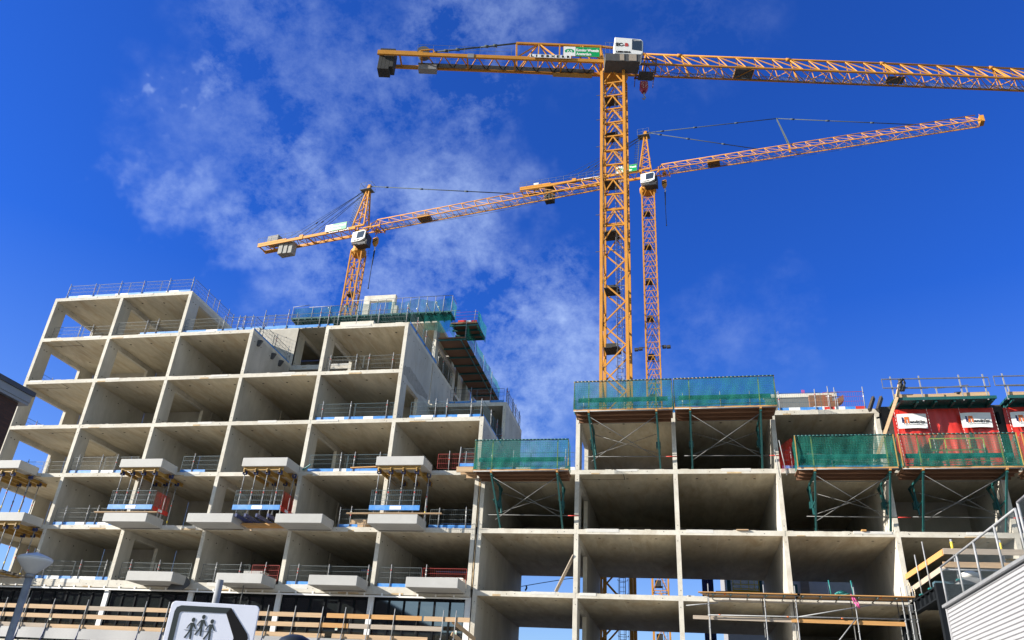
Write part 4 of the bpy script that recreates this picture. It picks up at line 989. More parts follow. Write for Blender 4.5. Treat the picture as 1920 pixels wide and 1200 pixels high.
# ================================================================== lower right tube scaffold
t = thing('tube_scaffold', 'tube scaffold with timber deck in front of the lower right rooms', 'scaffold', (44.6, -1.2, GZ))
for x, zt in ((44.67, .52), (47.25, .52), (48.67, .50), (51.3, .5), (53.35, .55), (53.62, .6), (53.86, .6)):
    m = MB(); m.tube((x, -1.2, GZ), (x+.01, -1.2, zt), .027, 7)
    z = -8.0
    while z < zt-.2: m.tube((x, -1.2, z), (x, -1.2, z+.05), .042, 7, 0); z += .5
    m.build('standard', ['galv'], t)
    m = MB(); m.tube((x, -.25, GZ), (x, -.25, zt-.5), .027, 7); m.build('standard', ['tubegrey'], t)
m = MB()
for y in (-1.2, -.25): m.tube((44.5, y, .04), (53.95, y, .06), .027, 7, 0)
m.tube((44.6, -1.2, -.92), (53.95, -1.2, -.86), .027, 7, 0)
for x in (45.4, 49.8, 52.4): m.tube((x, -1.2, .045), (x+.1, -1.2, .045), .032, 7, 1)
for x in (45.1, 48.2, 50.6): m.tube((x, -1.2, -.905), (x+.09, -1.2, -.905), .032, 7, 1)
m.build('ledger', ['galv', 'orange'], t)
m = MB(); x = 44.9
while x < 53.8:
    m.tube((x, -1.45, .0), (x, .0, .0), .024, 6); m.tube((x-.05, -1.2, .02), (x+.05, -1.2, .02), .05, 6, 1); x += .82
m.build('transom', ['tubegrey', 'tealbright'], t)
for k in range(5):
    for a, b in ((44.2+.1*k, 48.9), (48.75, 53.9)):
        m = MB(); m.box(a, b-.02, -1.4+k*.26, -1.17+k*.26, .075+.012*(k % 2), .115+.012*(k % 2)); m.build('deck_board', ['timber' if k % 2 else 'timberorange'], t)
m = MB(); m.bar((43.9, -1.05, -1.02), (48.7, -1.08, -1.05), .045, .17); m.build('guard_board', ['timbergrey'], t)
m = MB(); m.bar((48.4, -1.12, -1.04), (53.4, -1.12, -1.07), .045, .18); m.build('guard_board', ['timberorange'], t)
m = MB(); m.tube((48.7, -1.2, -.9), (52.0, -1.25, -.28), .026, 7); m.tube((51.2, -1.2, -.95), (50.0, -1.3, -2.3), .026, 7); m.tube((43.6, -1.2, -.52), (45.1, -1.2, -.36), .026, 7); m.build('diagonal', ['galv'], t)
for a in ((50.6, .7), (51.6, .7)):
    m = MB(); m.tube((a[0]-.25, -.9, .13), (a[0]-.3, -.9, .85), .03, 6); m.build('short_post', ['tealbright'], t)
t = thing('coupler_pile', 'teal scaffold fittings heaped on the lower right scaffold deck', 'fittings', (51.1, -.9, .13))
for k in range(7):
    m = MB(); x = 50.95+rnd(-.3, .4); z = .17+.05*(k % 3); m.tube((x-.15, -.9+rnd(-.1, .1), z), (x+.15, -.8, z+rnd(0, .12)), .045, 6); m.build('fitting', ['tealbright'], t)
m = MB(); m.path([(51.15, -1.28, .15), (51.25, -1.32, -.2), (51.45, -1.3, -.45), (51.4, -1.3, -.2), (51.2, -1.29, .1)], .04); tag(m.build('pink_strap', ['pink']), 'pink lifting strap hanging from the scaffold deck', 'strap')

# ================================================================== black steel terrace frame on the right
t = thing('steel_terrace_frame', 'black steel portal frame of a terrace on the right', 'steel frame', (54, -.5, GZ))
m = MB(); m.bar((54, -.4, -.05), (54, -5.2, -.05), .26, .06); m.bar((54, -.4, -.52), (54, -5.2, -.52), .26, .06); m.bar((54, -.4, -.285), (54, -5.2, -.285), .03, .41)
for k in range(6): y = -.8-k*.75; m.box(53.87, 54.13, y-.015, y+.015, -.49, -.08)
m.build('side_beam', ['blacksteel'], t)
m = MB(); m.box(53.72, 54.14, -5.5, -5.21, GZ, -.02); m.build('column', ['blacksteel'], t)
m = MB(); m.box(59.86, 60.14, -5.5, -5.21, GZ, -.02); m.build('column', ['blacksteel'], t)
m = MB(); m.box(54.145, 59.855, -5.45, -5.25, -.5, -.05); m.box(54.15, 59.9, -5.2, -.3, -.30, -.20); m.build('front_beam', ['blacksteel'], t)
m = MB(); m.box(53.5, 53.8, -.15, .5, -2.6, -.5); m.build('wall_post', ['blacksteel'], t)
t = thing('timber_guardrail', 'sloping looking plank guardrail on the black steel terrace', 'railing', (54, -3, -.02))
m = MB(); m.bar((54, .3, 1.25), (54, -6.3, 1.05), .05, .24); m.build('plank', ['timberorange'], t)
m = MB(); m.bar((54, -.6, .55), (54, -6.3, .50), .05, .22); m.build('plank', ['timbergrey'], t)
m = MB(); m.bar((54.0, -6.35, 1.08), (60.5, -6.35, 1.05), .05, .23); m.build('plank', ['timbergrey'], t)
m = MB(); m.bar((53.9, -6.35, .55), (60.5, -6.35, .52), .05, .22); m.build('plank', ['timber'], t)
for x, y, zt, ye in ((53.92, -2.5, 1.75, 0), (53.92, -4.0, 2.0, 0), (54.47, -6.1, 1.62, 1), (56.3, -6.1, 1.6, 1), (58.2, -6.1, 1.6, 1)):
    m = MB(); m.tube((x, y, -.02), (x-.02, y, zt), .028 if not ye else .05, 8, 0)
    if ye: m.tube((x-.018, y, zt-.45), (x-.02, y, zt-.1), .054, 8, 1)
    m.box(x-.1, x+.1, y-.12, y+.12, -.02, .03, 2); m.build('post', ['galv', 'yellow', 'tealbright'], t)
t = thing('material_pile', 'pile of grey sheets and sacks on the black steel terrace', 'materials', (55.5, -5, 0))
m = MB(); m.box(54.7, 56.0, -5.2, -4.2, -.15, .15); m.box(54.85, 56.2, -5.1, -4.3, .153, .3, 1); m.build('sheets', ['bggrey', 'galv'], t)
m = MB(); m.lathe([(.1, 0), (.34, .06), (.36, .2), (.15, .3)], (55.3, -4.8, .305), 12); m.build('sack', ['white'], t)
m = MB(); m.box(53.95, 54.7, -4.6, -4.2, .0, .22); tag(m.build('blue_offcut', ['wireblue']), 'blue steel offcut on the corner of the black terrace', 'steel')
m = MB(); m.path([(56.2, -5.9, .75), (56.5, -6.0, .86), (57.2, -6.05, .80), (58.0, -6.05, .85)], .05); tag(m.build('orange_hose', ['beamyellow']), 'orange hose draped along the terrace planks', 'hose')
m = MB()
for s in range(2):
    pts = [(53.9, -.7-s*.6+.14*math.cos(a), .75-.7*s*.5-.12*a/3+.22*math.sin(a)*.7) for a in [k*.5 for k in range(11)]]; m.path(pts, .022, 5)
tag(m.build('rope_loop', ['rope']), 'rope loops hanging from the terrace plank', 'rope')

# ================================================================== white corrugated shed with railing
t = thing('corrugated_shed', 'white shed with horizontal corrugated cladding at the lower right', 'shed', (50.5, -20, GZ))
sx0 = 50.62
m = MB(); zt = -2.86; pitch = .10; prof = []
z = zt
while z > GZ:
    for dz, dx in ((0, .0), (.03, .032), (.055, .032), (.07, .0)): prof.append((z-dz, dx))
    z -= pitch
prof.append((GZ, 0))
ys = [-17.25, -46.0]
v = []; fs = []
for zz, dx in prof:
    for y in ys: v.append((sx0-.03+-dx+.03+(y+17.25)*.012, y, zz))
for k in range(len(prof)-1): fs.append((2*k, 2*k+2, 2*k+3, 2*k+1))
m.add(v, fs, 0)
m.build('side_cladding', ['cladding'], t)
m = MB(); m.box(sx0+.03, 58, -46, -17.26, GZ, zt-.02); m.build('shed_body', ['zinc'], t)
m = MB(); m.bar((sx0-.06, -17.2, zt+.03), (sx0-.06-.345, -46, zt+.03), .13, .07); m.build('roof_trim', ['zinc'], t)
m = MB(); m.bar((sx0-.02, -17.235, GZ), (sx0-.02, -17.235, zt-.01), .06, .06); m.build('corner_trim', ['cladding'], t)
m = MB()
y = -18.6
while y > -40: 
    m.bar((sx0-.045+(y+17.25)*.012, y, zt-.01), (sx0-.045+(y+17.25)*.012, y, zt-.02-5), .006, .012); y -= 50
t2 = thing('roof_railing', 'galvanised railing with chain link mesh on the white shed roof', 'railing', (50.6, -18, zt))
def rp(y): return sx0-.02+(y+17.25)*.012
ry = [-17.4, -19.0, -20.5, -22.1, -23.55]
for y in ry:
    m = MB(); m.tube((rp(y), y, zt+.02), (rp(y), y, zt+1.06), .028, 8); m.build('post', ['galv'], t2)
m = MB(); m.tube((rp(-17.4), -17.4, zt+1.06), (rp(-23.55), -23.55, zt+1.06), .028, 8); m.tube((rp(-17.4), -17.4, zt+1.0), (rp(-17.4)+1.9, -17.35, zt+1.0), .022, 8); m.build('top_rail', ['galv'], t2)
def chain(mb, y0, y1, z0, z1, st=.075):
    n = int((y0-y1)/st); hh = z1-z0
    for k in range(-int(hh/st), n):
        for sgn in (0, 1):
            ya, yb = y0-k*st, y0-k*st-hh
            za, zb = (z0, z1) if sgn == 0 else (z1, z0)
            # clip to the panel
            pa, pb = Vector((0, ya, za)), Vector((0, yb, zb)); 
            def lerp_at(y): f = (y-pa.y)/(pb.y-pa.y); return pa.lerp(pb, f)
            if pa.y > y0: pa_ = lerp_at(y0)
            else: pa_ = pa.copy()
            pb_ = lerp_at(y1) if pb.y < y1 else pb.copy()
            if pa_.y <= pb_.y: continue
            pa_.x = rp(pa_.y); pb_.x = rp(pb_.y); mb.bar(pa_, pb_, .0024)
m = MB(); chain(m, -17.45, -23.5, zt+.08, zt+1.0); m.build('chain_link_mesh', ['wire'], t2)
t3 = thing('roof_railing', 'taller galvanised railing section at the right edge above the shed', 'railing', (50.6, -24, zt))
for y in (-23.75, -25.2):
    m = MB(); m.tube((rp(y), y, zt+.02), (rp(y), y, zt+1.14), .03, 8); m.build('post', ['galv'], t3)
m = MB(); m.tube((rp(-23.75), -23.75, zt+1.14), (rp(-30), -30, zt+1.25), .03, 8); m.build('top_rail', ['galv'], t3)
m = MB(); chain(m, -23.8, -26.5, zt+.08, zt+1.1, .06); m.build('chain_link_mesh', ['wire'], t3)

# ================================================================== brick house at left
t = thing('brick_house', 'dark brick house with grey eaves cutting in at the left edge', 'house', (20, -30, GZ))
m = MB(); m.box(12, 26.12, -36, -25.28, GZ, .52); m.build('wall', ['brick'], t)
m = MB(); m.box(11.7, 26.24, -36.3, -25.06, .525, .60); m.build('eave_soffit', ['zinc'], t)
m = MB(); m.box(26.16, 26.26, -36.3, -25.05, .603, .80); m.box(11.7, 26.159, -25.15, -25.04, .603, .80); m.build('fascia_board', ['zinc'], t)
m = MB(); m.box(11.6, 26.30, -36.35, -25.0, .803, .93); m.build('roof', ['flash'], t)
t = thing('gabled_house', 'long dark brick house across the street seen only in the glass', 'house', (-30, -70, GZ))
m = MB(); m.prism([(-80, -75, GZ), (9.5, -75, GZ), (9.5, -75, 6.3), (1.0, -75, 10.2), (-80, -75, 10.2)], (0, 9, 0)); m.build('wall', ['brick'], t)
m = MB(); m.bar((9.9, -70.5, 6.2), (.9, -70.5, 10.33), 9.6, .14, 0, (0,0,1)); m.box(-80, .95, -75.2, -65.8, 10.22, 10.4); m.build('roof', ['flash'], t)
m = MB()
for k in range(18):
    m.box(-78+k*4.6, -76.4+k*4.6, -66.02, -65.97, 1.0, 3.0); m.box(-78+k*4.6, -76.4+k*4.6, -66.02, -65.97, 5.5, 7.5)
m.build('window', ['black'], t)

# ================================================================== street lamp, sign, dome
lp = Vector((33.05, -30.57, -4.62))
t = thing('street_lamp', 'white mushroom headed street lamp at the lower left', 'street lamp', (lp.x, lp.y, GZ+.13))
m = MB(); m.tube((lp.x, lp.y, GZ+.13), (lp.x, lp.y, lp.z-.20), .055, 14); m.build('post', ['galv'], t)
m = MB(); m.lathe([(.055, -.20), (.078, -.185), (.13, -.135), (.19, -.075), (.236, -.025), (.258, .002), (.268, .022), (.268, .045)], lp, 48); m.build('lamp_bowl', ['lampwhite'], t)
m = MB(); m.lathe([(.268, .047), (.264, .056), (.235, .072), (.18, .094), (.11, .116), (.055, .132), (.03, .142), (.005, .152)], lp, 48); m.build('lamp_cap', ['lampwhite'], t)
m = MB(); m.lathe([(.065, -.26), (.07, -.21), (.06, -.198)], lp, 20); m.build('collar', ['zinc'], t)

# sign: plane faces the camera side of the street
sd = Vector((39.73, -35.87, -6.18)); 
tl = CAM+ (pixdir(326, 1127).normalized())*6.42
t = thing('direction_sign', 'white pedestrian diversion sign with dark arrow shape and walking figures', 'sign', (39.75, -35.8, GZ+.13))
sxd = (CAM+pixdir(480, 1130)/pixdir(480, 1130).dot(fw)*6.4)-(CAM+pixdir(326, 1127)/pixdir(326, 1127).dot(fw)*6.4)
sxd.z = 0; sxd.normalize(); syd = Vector((0,0,1)); sn = sxd.cross(syd); sn.normalize()      # sn points to the viewer
so = CAM+pixdir(323, 1126)/pixdir(323, 1126).dot(fw)*6.4                                     # top-left corner
def sp_(x, y, d=0): return so+sxd*x+syd*y+sn*d
SW, SH = .715, .62
def rrect(x0, x1, y0, y1, r, n=6):
    pts = []
    for cx, cy, a0 in ((x1-r, y1-r, 0), (x0+r, y1-r, 90), (x0+r, y0+r, 180), (x1-r, y0+r, 270)):
        for k in range(n+1): a = R(a0+90*k/n); pts.append((cx+r*math.cos(a), cy+r*math.sin(a)))
    return pts
def flat(mb, pts, d, mi, th=.002): mb.prism([sp_(x, y, d) for x, y in pts], sn*th, mi)
m = MB(); flat(m, rrect(0, SW, -SH, 0, .035), -.02, 0, .02); m.build('plate', ['signwhite'], t, .004)
m = MB()
# dark arrow-shaped border as a ring of quads
ox = [(.085, -.032), (.49, -.030), (.658, -.215), (.672, -.25), (.655, -.30), (.49, -.50), (.06, -.50), (.04, -.48), (.04, -.08), (.052, -.047)]
ix = [(.10, -.078), (.458, -.073), (.552, -.240), (.558, -.257), (.552, -.275), (.458, -.45), (.095, -.45), (.083, -.44), (.083, -.098), (.088, -.084)]
n = len(ox); v = [sp_(x, y, .0035) for x, y in ox]+[sp_(x, y, .0035) for x, y in ix]
ring = [(i, n+i, n+(i+1) % n, (i+1) % n) for i in range(n)]
def quads(mb, ks):
    idx = sorted({i for k in ks for i in ring[k]}); mp_ = {i: j for j, i in enumerate(idx)}
    mb.add([v[i] for i in idx], [tuple(mp_[i] for i in ring[k]) for k in ks], 0)
quads(m, [5, 6, 7, 8, 9, 0])
m.build('arrow_border', ['signgrey'], t)
m = MB(); quads(m, [1, 2, 3, 4]); ah = m.build('arrow_head', ['letterblack'], t); ah['label'] = 'black pointed right end of the arrow'
m = MB()
def figure(cx, cy, s):
    def q(pts): flat(m, [(cx+x*s, cy+y*s) for x, y in pts], .0015, 0)
    q([(.0+.028*math.cos(a), .10+.034*math.sin(a)) for a in [k*math.pi/6 for k in range(12)]])
    q([(-.03, .055), (.02, .06), (.025, .03), (.012, -.05), (-.03, -.05), (-.028, .0)])
    q([(-.03, .055), (-.028, .035), (-.055, .0), (-.07, -.035), (-.083, -.03), (-.062, .018)])
    q([(.02, .06), (.035, .04), (.055, .0), (.075, -.035), (.065, -.042), (.035, -.005), (.018, .025)])
    q([(-.03, -.05), (-.002, -.05), (-.025, -.10), (-.07, -.178), (-.092, -.168), (-.05, -.10)])
    q([(-.010, -.05), (.012, -.05), (.022, -.10), (.022, -.185), (-.004, -.185), (-.006, -.11)])
for cx, cy in ((.208, -.186), (.285, -.160), (.360, -.190)): figure(cx, cy, .50)
flat(m, [(.15, -.212), (.38, -.216), (.38, -.2185), (.15, -.2145)], .0012, 0)
m.build('walking_figures', ['signgrey'], t)
m = MB(); pb = sp_(.33, 0, -.06); m.tube((pb.x, pb.y, GZ+.13), (pb.x, pb.y, so.z+.19), .028, 14); m.build('post', ['galv'], t)
m = MB()
for y in (-.1, -.45): a = sp_(.27, y, -.045); b = sp_(.39, y, -.045); m.bar(a, b, .05, .03)
m.build('clamp', ['galv'], t)
# dark dome
dm = CAM+pixdir(553, 1203)/pixdir(553, 1203).dot(fw)*8.0
t = thing('dome_lamp', 'dark rounded dome poking up at the bottom edge right of the sign', 'lamp', (dm.x, dm.y, GZ+.13))
m = MB(); m.lathe([(.19, -.10), (.185, -.03), (.14, .03), (.07, .062), (.005, .07)], dm, 24); m.build('dome', ['lampdome'], t)
m = MB(); m.tube((dm.x, dm.y, GZ+.13), (dm.x, dm.y, dm.z-.1), .05, 12); m.build('post', ['galv'], t)

# ================================================================== tower cranes
def mast(mb, hw, z0, z1, panel, ch, br, style='V'):
    for sx in (-1, 1):
        for sy in (-1, 1): mb.box(sx*hw-ch/2, sx*hw+ch/2, sy*hw-ch/2, sy*hw+ch/2, z0, z1)
    n = int(round((z1-z0)/panel)); p = (z1-z0)/n; e = hw-ch/2
    for k in range(n):
        za, zb = z0+k*p, z0+(k+1)*p
        for s in (-1, 1):
            for ax in (0, 1):
                def P(u, z): return (u, s*hw, z) if ax == 0 else (s*hw, u, z)
                if style == 'Z':
                    mb.bar(P(-e, za), P(e, (za+zb)/2), br); mb.bar(P(e, (za+zb)/2), P(-e, zb), br)
                else:
                    mb.bar(P(-e, zb), P(e, zb), br*1.05)
                    mb.bar(P(-e, za), P(0, zb-.06), br*.85); mb.bar(P(e, za), P(0, zb-.06), br*.85)
def ladder(mb, x, y, z0, z1, wd=.42, cage=True):
    for s in (-.5, .5): mb.bar((x+s*wd, y, z0), (x+s*wd, y, z1), .05)
    z = z0
    while z < z1: mb.bar((x-wd/2, y, z), (x+wd/2, y, z), .028); z += .32
    if cage:
        z = z0
        while z < z1:
            pts = [(x-.36, y, z), (x-.36, y+.45, z), (x, y+.68, z), (x+.36, y+.45, z), (x+.36, y, z)]
            for a, b in zip(pts[:-1], pts[1:]): mb.bar(a, b, .03)
            z += .95
        for dx, dy in ((-.36, .45), (0, .68), (.36, .45)): mb.bar((x+dx, y+dy, z0), (x+dx, y+dy, z1), .028)
def jib(mb, s0, s1, z, w, h, panel, chb, cht, br, taper=True):
    n = max(1, int(round((s1-s0)/panel))); p = (s1-s0)/n
    for s in (-1, 1): mb.bar((s0, s*w/2, z), (s1, s*w/2, z), chb)
    mb.tube((s0+(.2 if taper else 0)*p, 0, z+h), (s1-(.2 if taper else 0)*p, 0, z+h), cht/2, 8)
    for k in range(n):
        a = s0+k*p; b = a+p; tp = a+.15*p; tp2 = b+.15*p
        for s in (-1, 1):
            mb.bar((tp, 0, z+h), (a+.55*p, s*w/2, z), br); mb.bar((tp, 0, z+h), (min(b+.55*p, s1), s*w/2, z), br*.9)
        mb.bar((a, -w/2, z), (a, w/2, z), br*.8)
        if k % 2 == 0: mb.bar((a, -w/2, z), (b, w/2, z), br*.7)
        else: mb.bar((a, w/2, z), (b, -w/2, z), br*.7)
def sign_board(mb, s0, s1, z0, z1, y, pale=False):
    """slots: 0 white, 1 green, 2 frame"""
    mb.box(s0-.04, s1+.04, y, y+.05, z0-.04, z1+.04, 2)
    f = s0+(s1-s0)*.33
    mb.box(s0, f, y-.012, y-.001, z0, z1, 0); mb.box(f+.001, s1, y-.012, y-.001, z0, z1, 1)
    cx, cz, r = (s0+f)/2, (z0+z1)/2, (z1-z0)*.33
    yy = y-.014
    ring = []
    for k in range(14):
        a0 = R(-40+260*k/14); a1 = R(-40+260*(k+1)/14)
        pts = [(cx+r*1.15*math.cos(a0), yy, cz+r*.8*math.sin(a0)), (cx+r*.65*math.cos(a0), yy, cz+r*.4*math.sin(a0)), (cx+r*.65*math.cos(a1), yy, cz+r*.4*math.sin(a1)), (cx+r*1.15*math.cos(a1), yy, cz+r*.8*math.sin(a1))]
        mb.add(pts, [(0,1,2,3)], 1)
    mb.add([(cx, yy-.002, cz+r*.45), (cx-r*.55, yy-.002, cz-r*.3), (cx-r*.22, yy-.002, cz-r*.3), (cx, yy-.002, cz), (cx+r*.22, yy-.002, cz-r*.3), (cx+r*.55, yy-.002, cz-r*.3)], [(0,1,2,3), (0,3,4,5)], 1)
    hh = (z1-z0)
    mb.text('Kondor Wessels', (f+.06*hh, y-.016, z0+hh*.53), (1,0,0), (0,0,1), hh*.40, 0, width=(s1-f)*.93, bold=.04)
    mb.text('Amsterdam', (f+.06*hh, y-.016, z0+hh*.12), (1,0,0), (0,0,1), hh*.40, 0, width=(s1-f)*.62, bold=.04)
SIGNM = ['white', 'signgreen', 'beamyellow']; SIGNP = ['white', 'signpalegreen', 'beamyellow']

def railing(mb, s0, s1, y, z, step=1.1, h=1.05):
    x = s0
    while x <= s1+.01: mb.bar((x, y, z), (x, y, z+h), .028); x += step
    for k in (.5, 1.0): mb.bar((s0, y, z+h*k), (s1, y, z+h*k), .022)

# ---- crane 1: flat top
c1 = thing('tower_crane', 'tallest orange flat top tower crane carrying the white cab and green sign', 'tower crane', (38.85, 18.0, GZ), R(11.1), local=True)
def Z1(z): return z-GZ
th1 = R(11.1)
m = MB(); mast(m, 1.10, 0, Z1(33.0), 4.0, .26, .11, 'Z'); mast(m, 1.10, Z1(33.0), Z1(53.9), 1.75, .26, .12)
ma = m.build('mast', ['crane'], c1); ma.rotation_euler = (0, 0, -th1-R(3))
m = MB(); ladder(m, .42, -.55, 1, Z1(53)); la = m.build('ladder', ['galv'], c1); la.rotation_euler = (0, 0, -th1-R(3))
m = MB()
for z in (15.5, 22.8, 28.6, 34.5, 40.3, 46.2, 51.0):
    m = MB(); m.box(-.95, .35, -.5, .95, Z1(z), Z1(z)+.06); m.box(-.95, .1, .5, .9, Z1(z)+.06, Z1(z)+.9, 0); m.bar((-.95, .95, Z1(z)+1.0), (.9, .95, Z1(z)+1.0), .05, .05, 1)
    pl = m.build('rest_platform', ['ballast', 'galv'], c1); pl.rotation_euler = (0, 0, -th1-R(3))
m = MB(); m.path([(-.95, -1.3, Z1(54)), (-.75, -1.25, Z1(47)), (-1.0, -1.28, Z1(42)), (-.8, -1.25, Z1(35)), (-.9, -1.28, Z1(24))], .035); cb = m.build('power_cable', ['black'], c1); cb.rotation_euler = (0, 0, -th1-R(3))
m = MB()
for z in (44.0, 40.7, 50.6, 47.4, 36, 32): m.bar((-1.6, -1.2, Z1(z)), (.2, -1.2, Z1(z)), .05); m.bar((1.0, -1.2, Z1(z)), (1.5, -1.2, Z1(z)), .05)
lg = m.build('mast_stub', ['darkgrey'], c1); lg.rotation_euler = (0, 0, -th1-R(3))
m = MB(); m.lathe([(1.2, 0), (1.45, .2), (1.45, .5), (1.1, .7)], (0, 0, Z1(53.85)), 24); m.box(-1.2, 1.2, -1.2, 1.2, Z1(54.55), Z1(55.05)); m.build('slewing_ring', ['crane'], c1)
zb = Z1(55.2)
m = MB(); jib(m, 3.0, 50.0, zb, 1.65, 2.25, 1.87, .16, .22, .085); m.bar((1.2, -.8, zb), (3.1, -.8, zb), .2); m.bar((1.2, .8, zb), (3.1, .8, zb), .2); m.bar((1.0, 0, zb+2.9), (3.3, 0, zb+2.2), .22)
m.bar((3.3, 0, zb+2.2), (3.0, -.8, zb), .13); m.bar((3.3, 0, zb+2.2), (3.0, .8, zb), .13)
for s in (6.85, 18.13, 27.83, 39.0): m.tube((s-.25, 0, zb+2.22), (s+.25, 0, zb+2.22), .19, 8); m.bar((s+.12, 0, zb+2.2), (s+1.1, -.8, zb), .13); m.bar((s+.12, 0, zb+2.2), (s+1.1, .8, zb), .13)
jb = m.build('jib', ['crane'], c1)
m = MB(); m.bar((6, .25, zb), (50, .25, zb), .04); m.bar((6, .7, zb), (50, .7, zb), .04)
x = 6
while x < 50: m.bar((x, .25, zb), (x, .7, zb), .035); x += .16
m.build('walkway', ['cranerail'], c1)
m = MB(); m.box(12.4, 14.3, -.55, .7, zb+.05, zb+.55); m.box(27.9, 29.7, -.4, .6, zb+.03, zb+.08); m.lathe([(.3, 0), (.3, .4)], (13.3, 0, zb+.56), 10, 1); m.build('winch', ['darkgrey', 'ballast'], c1)
m = MB(); m.path([(s, -.1, zb-.25-1.0*math.sin((s-4)/46*math.pi)*.8) for s in range(4, 50, 3)], .022, 5); m.build('hoist_rope', ['cable'], c1)
# counter jib
m = MB()
for s in (-1, 1): m.bar((-24.5, s*.9, zb), (-1.0, s*.9, zb), .22, .42)
for k in range(11):
    a = -19.4+k*1.75; m.bar((a, -.9, zb), (a+.87, .9, zb), .10); m.bar((a+.87, .9, zb), (a+1.75, -.9, zb), .10)
for s in (-24.3, -22.2, -20.0, -15.2, -10.3, -5.5, -1.3): m.bar((s, -.9, zb), (s, .9, zb), .16)
m.bar((-24.5, -.95, zb+.2), (-19.8, -.95, zb+.2), .1, .3); m.build('counter_jib', ['crane'], c1)
m = MB()
for s in (-1, 1):
    m.bar((-10.25, 0, zb+3.1), (-10.1, s*.9, zb+.2), .16); m.bar((-1.4, 0, zb+3.1), (-1.2, s*.9, zb+.2), .16)
    for k, a in enumerate((-10.1, -7.9, -5.7, -3.5)):
        m.bar((a+2.2 if k < 3 else -1.4, 0, zb+3.1), (a+2.2 if k < 3 else -1.4, s*.9, zb+.2), .13)
        m.bar((a+.1, s*.9, zb+.2), (a+2.1, 0, zb+3.05), .13) if k % 2 == 0 else m.bar((a+.1, 0, zb+3.05), (a+2.1, s*.9, zb+.2), .13)
m.bar((-10.3, 0, zb+3.1), (-1.3, 0, zb+3.1), .24); m.bar((-1.4, 0, zb+3.1), (1.1, 0, zb+2.9), .2); m.bar((1.0, 0, zb+2.9), (1.3, -.8, zb), .16); m.bar((1.0, 0, zb+2.9), (1.3, .8, zb), .16); m.bar((-1.3, -.9, zb+.2), (.9, -.1, zb+2.8), .16); m.bar((-1.3, .9, zb+.2), (.9, .1, zb+2.8), .16)
m.build('head_truss', ['crane'], c1)
m = MB(); m.path([(-10.3, 0, zb+3.1), (-14, 0, zb+2.35), (-18.5, 0, zb+1.45), (-20.2, 0, zb+.5)], .09, 8)
for s, z in ((-12.5, 2.66), (-13.4, 2.48), (-16.4, 1.86), (-17.6, 1.62)): m.tube((s-.2, 0, zb+z+.02), (s+.2, 0, zb+z-.02), .16, 8)
m.build('tie_bar', ['tiebar'], c1)
m = MB(); railing(m, -20.4, -10.6, -1.0, zb+.2, 1.62, 1.1); railing(m, -20.4, -10.6, 1.0, zb+.2, 1.62, 1.1); m.box(-20.4, -2, .2, .75, zb-.05, zb-.01); m.build('walkway_rail', ['cranerail'], c1)
for k in range(4):
    m = MB(); m.box(-24.35+k*.40, -23.965+k*.40, -.62, .62, zb-1.9+(.35 if k == 3 else 0), zb+1.0); m.build('ballast_block', ['ballast'], c1, .02)
m = MB(); m.lathe([(.62, -.5), (.62, .5)], (0, 0, 0), 20)
m.v = [(-19.9+z*0+x, y*0+z*.9, zb+1.1+y) for x, y, z in m.v]; m.build('hoist_drum', ['darkgrey'], c1)
m = MB(); m.bar((-20.6, -.6, zb+.3), (-20.1, -.6, zb+.9), .12); m.bar((-20.1, -.6, zb+.9), (-18.9, -.6, zb+1.1), .12); m.bar((-18.9, -.6, zb+1.1), (-18.5, -.6, zb+.3), .12); m.build('drum_frame', ['crane'], c1)
m = MB(); m.box(-20.3, -18.4, .1, .85, zb-.95, zb-.3); m.build('switch_cabinet', ['bggrey'], c1, .03)
m = MB(); m.box(-15.15, -14.5, -1.06, -.92, zb-.3, zb+.25); m.build('service_box', ['bggrey'], c1)
m = MB(); m.box(-6.3, -2.2, .55, 1.05, zb-.42, zb-.3); m.build('cable_tray', ['beamyellow'], c1)
m = MB(); sign_board(m, -5.3, -1.6, zb+.45, zb+1.75, -1.08); m.build('green_sign', SIGNM, c1)
m = MB()
for k, ch in enumerate('LIEBHERR'):
    x = -8.75+k*.53; m.box(x, x+.5, -1.16, -1.12, zb-.02, zb+.42, 0); m.text(ch, (x+.1, -1.165, zb+.05), (1,0,0), (0,0,1), .44, 1, width=.30 if ch != 'I' else .12, bold=.05)
m.build('letter_plates', ['white', 'letterblack'], c1)
# cab
m = MB(); ya, yb2 = -2.6, -1.05; zw0, zw1, zk = Z1(54.62), Z1(56.92), Z1(53.62)
prof = [(-.2, zw0), (2.4, zw0-.02), (2.62, zw0+.25), (2.66, zw1-.45), (2.45, zw1-.17), (-.2, zw1)]
m.prism([(x, ya, z) for x, z in prof][::-1], (0, yb2-ya, 0), 0); cabo = m.build('cab', ['white'], c1, .05)
m = MB(); m.prism([(1.50, ya-.02, zw0+.62), (2.50, ya-.02, zw0+.48), (2.54, ya-.02, zw1-.48), (2.36, ya-.02, zw1-.30), (1.55, ya-.02, zw1-.22)][::-1], (0, .015, 0)); m.box(2.665, 2.69, ya+.15, yb2-.15, zw0+.4, zw1-.55); m.build('cab_window', ['glass'], cabo)
m = MB(); m.text('EC-', (-.08, ya-.012, zw1-1.25), (1,0,0), (0,0,1), .62, 0, width=.85, bold=.05); m.text('B', (.82, ya-.012, zw1-1.25), (1,0,0), (0,0,1), .62, 1, width=.36, bold=.05); m.text('LIEBHERR', (-.08, ya-.012, zw0+.14), (1,0,0), (0,0,1), .30, 0, width=1.5, bold=.06); m.text('LIEBHERR', (1.68, ya-.024, zw1-.44), (1,0,0), (0,0,1), .13, 2, width=.7)
m.build('cab_lettering', ['letterblack', 'red', 'white'], cabo)
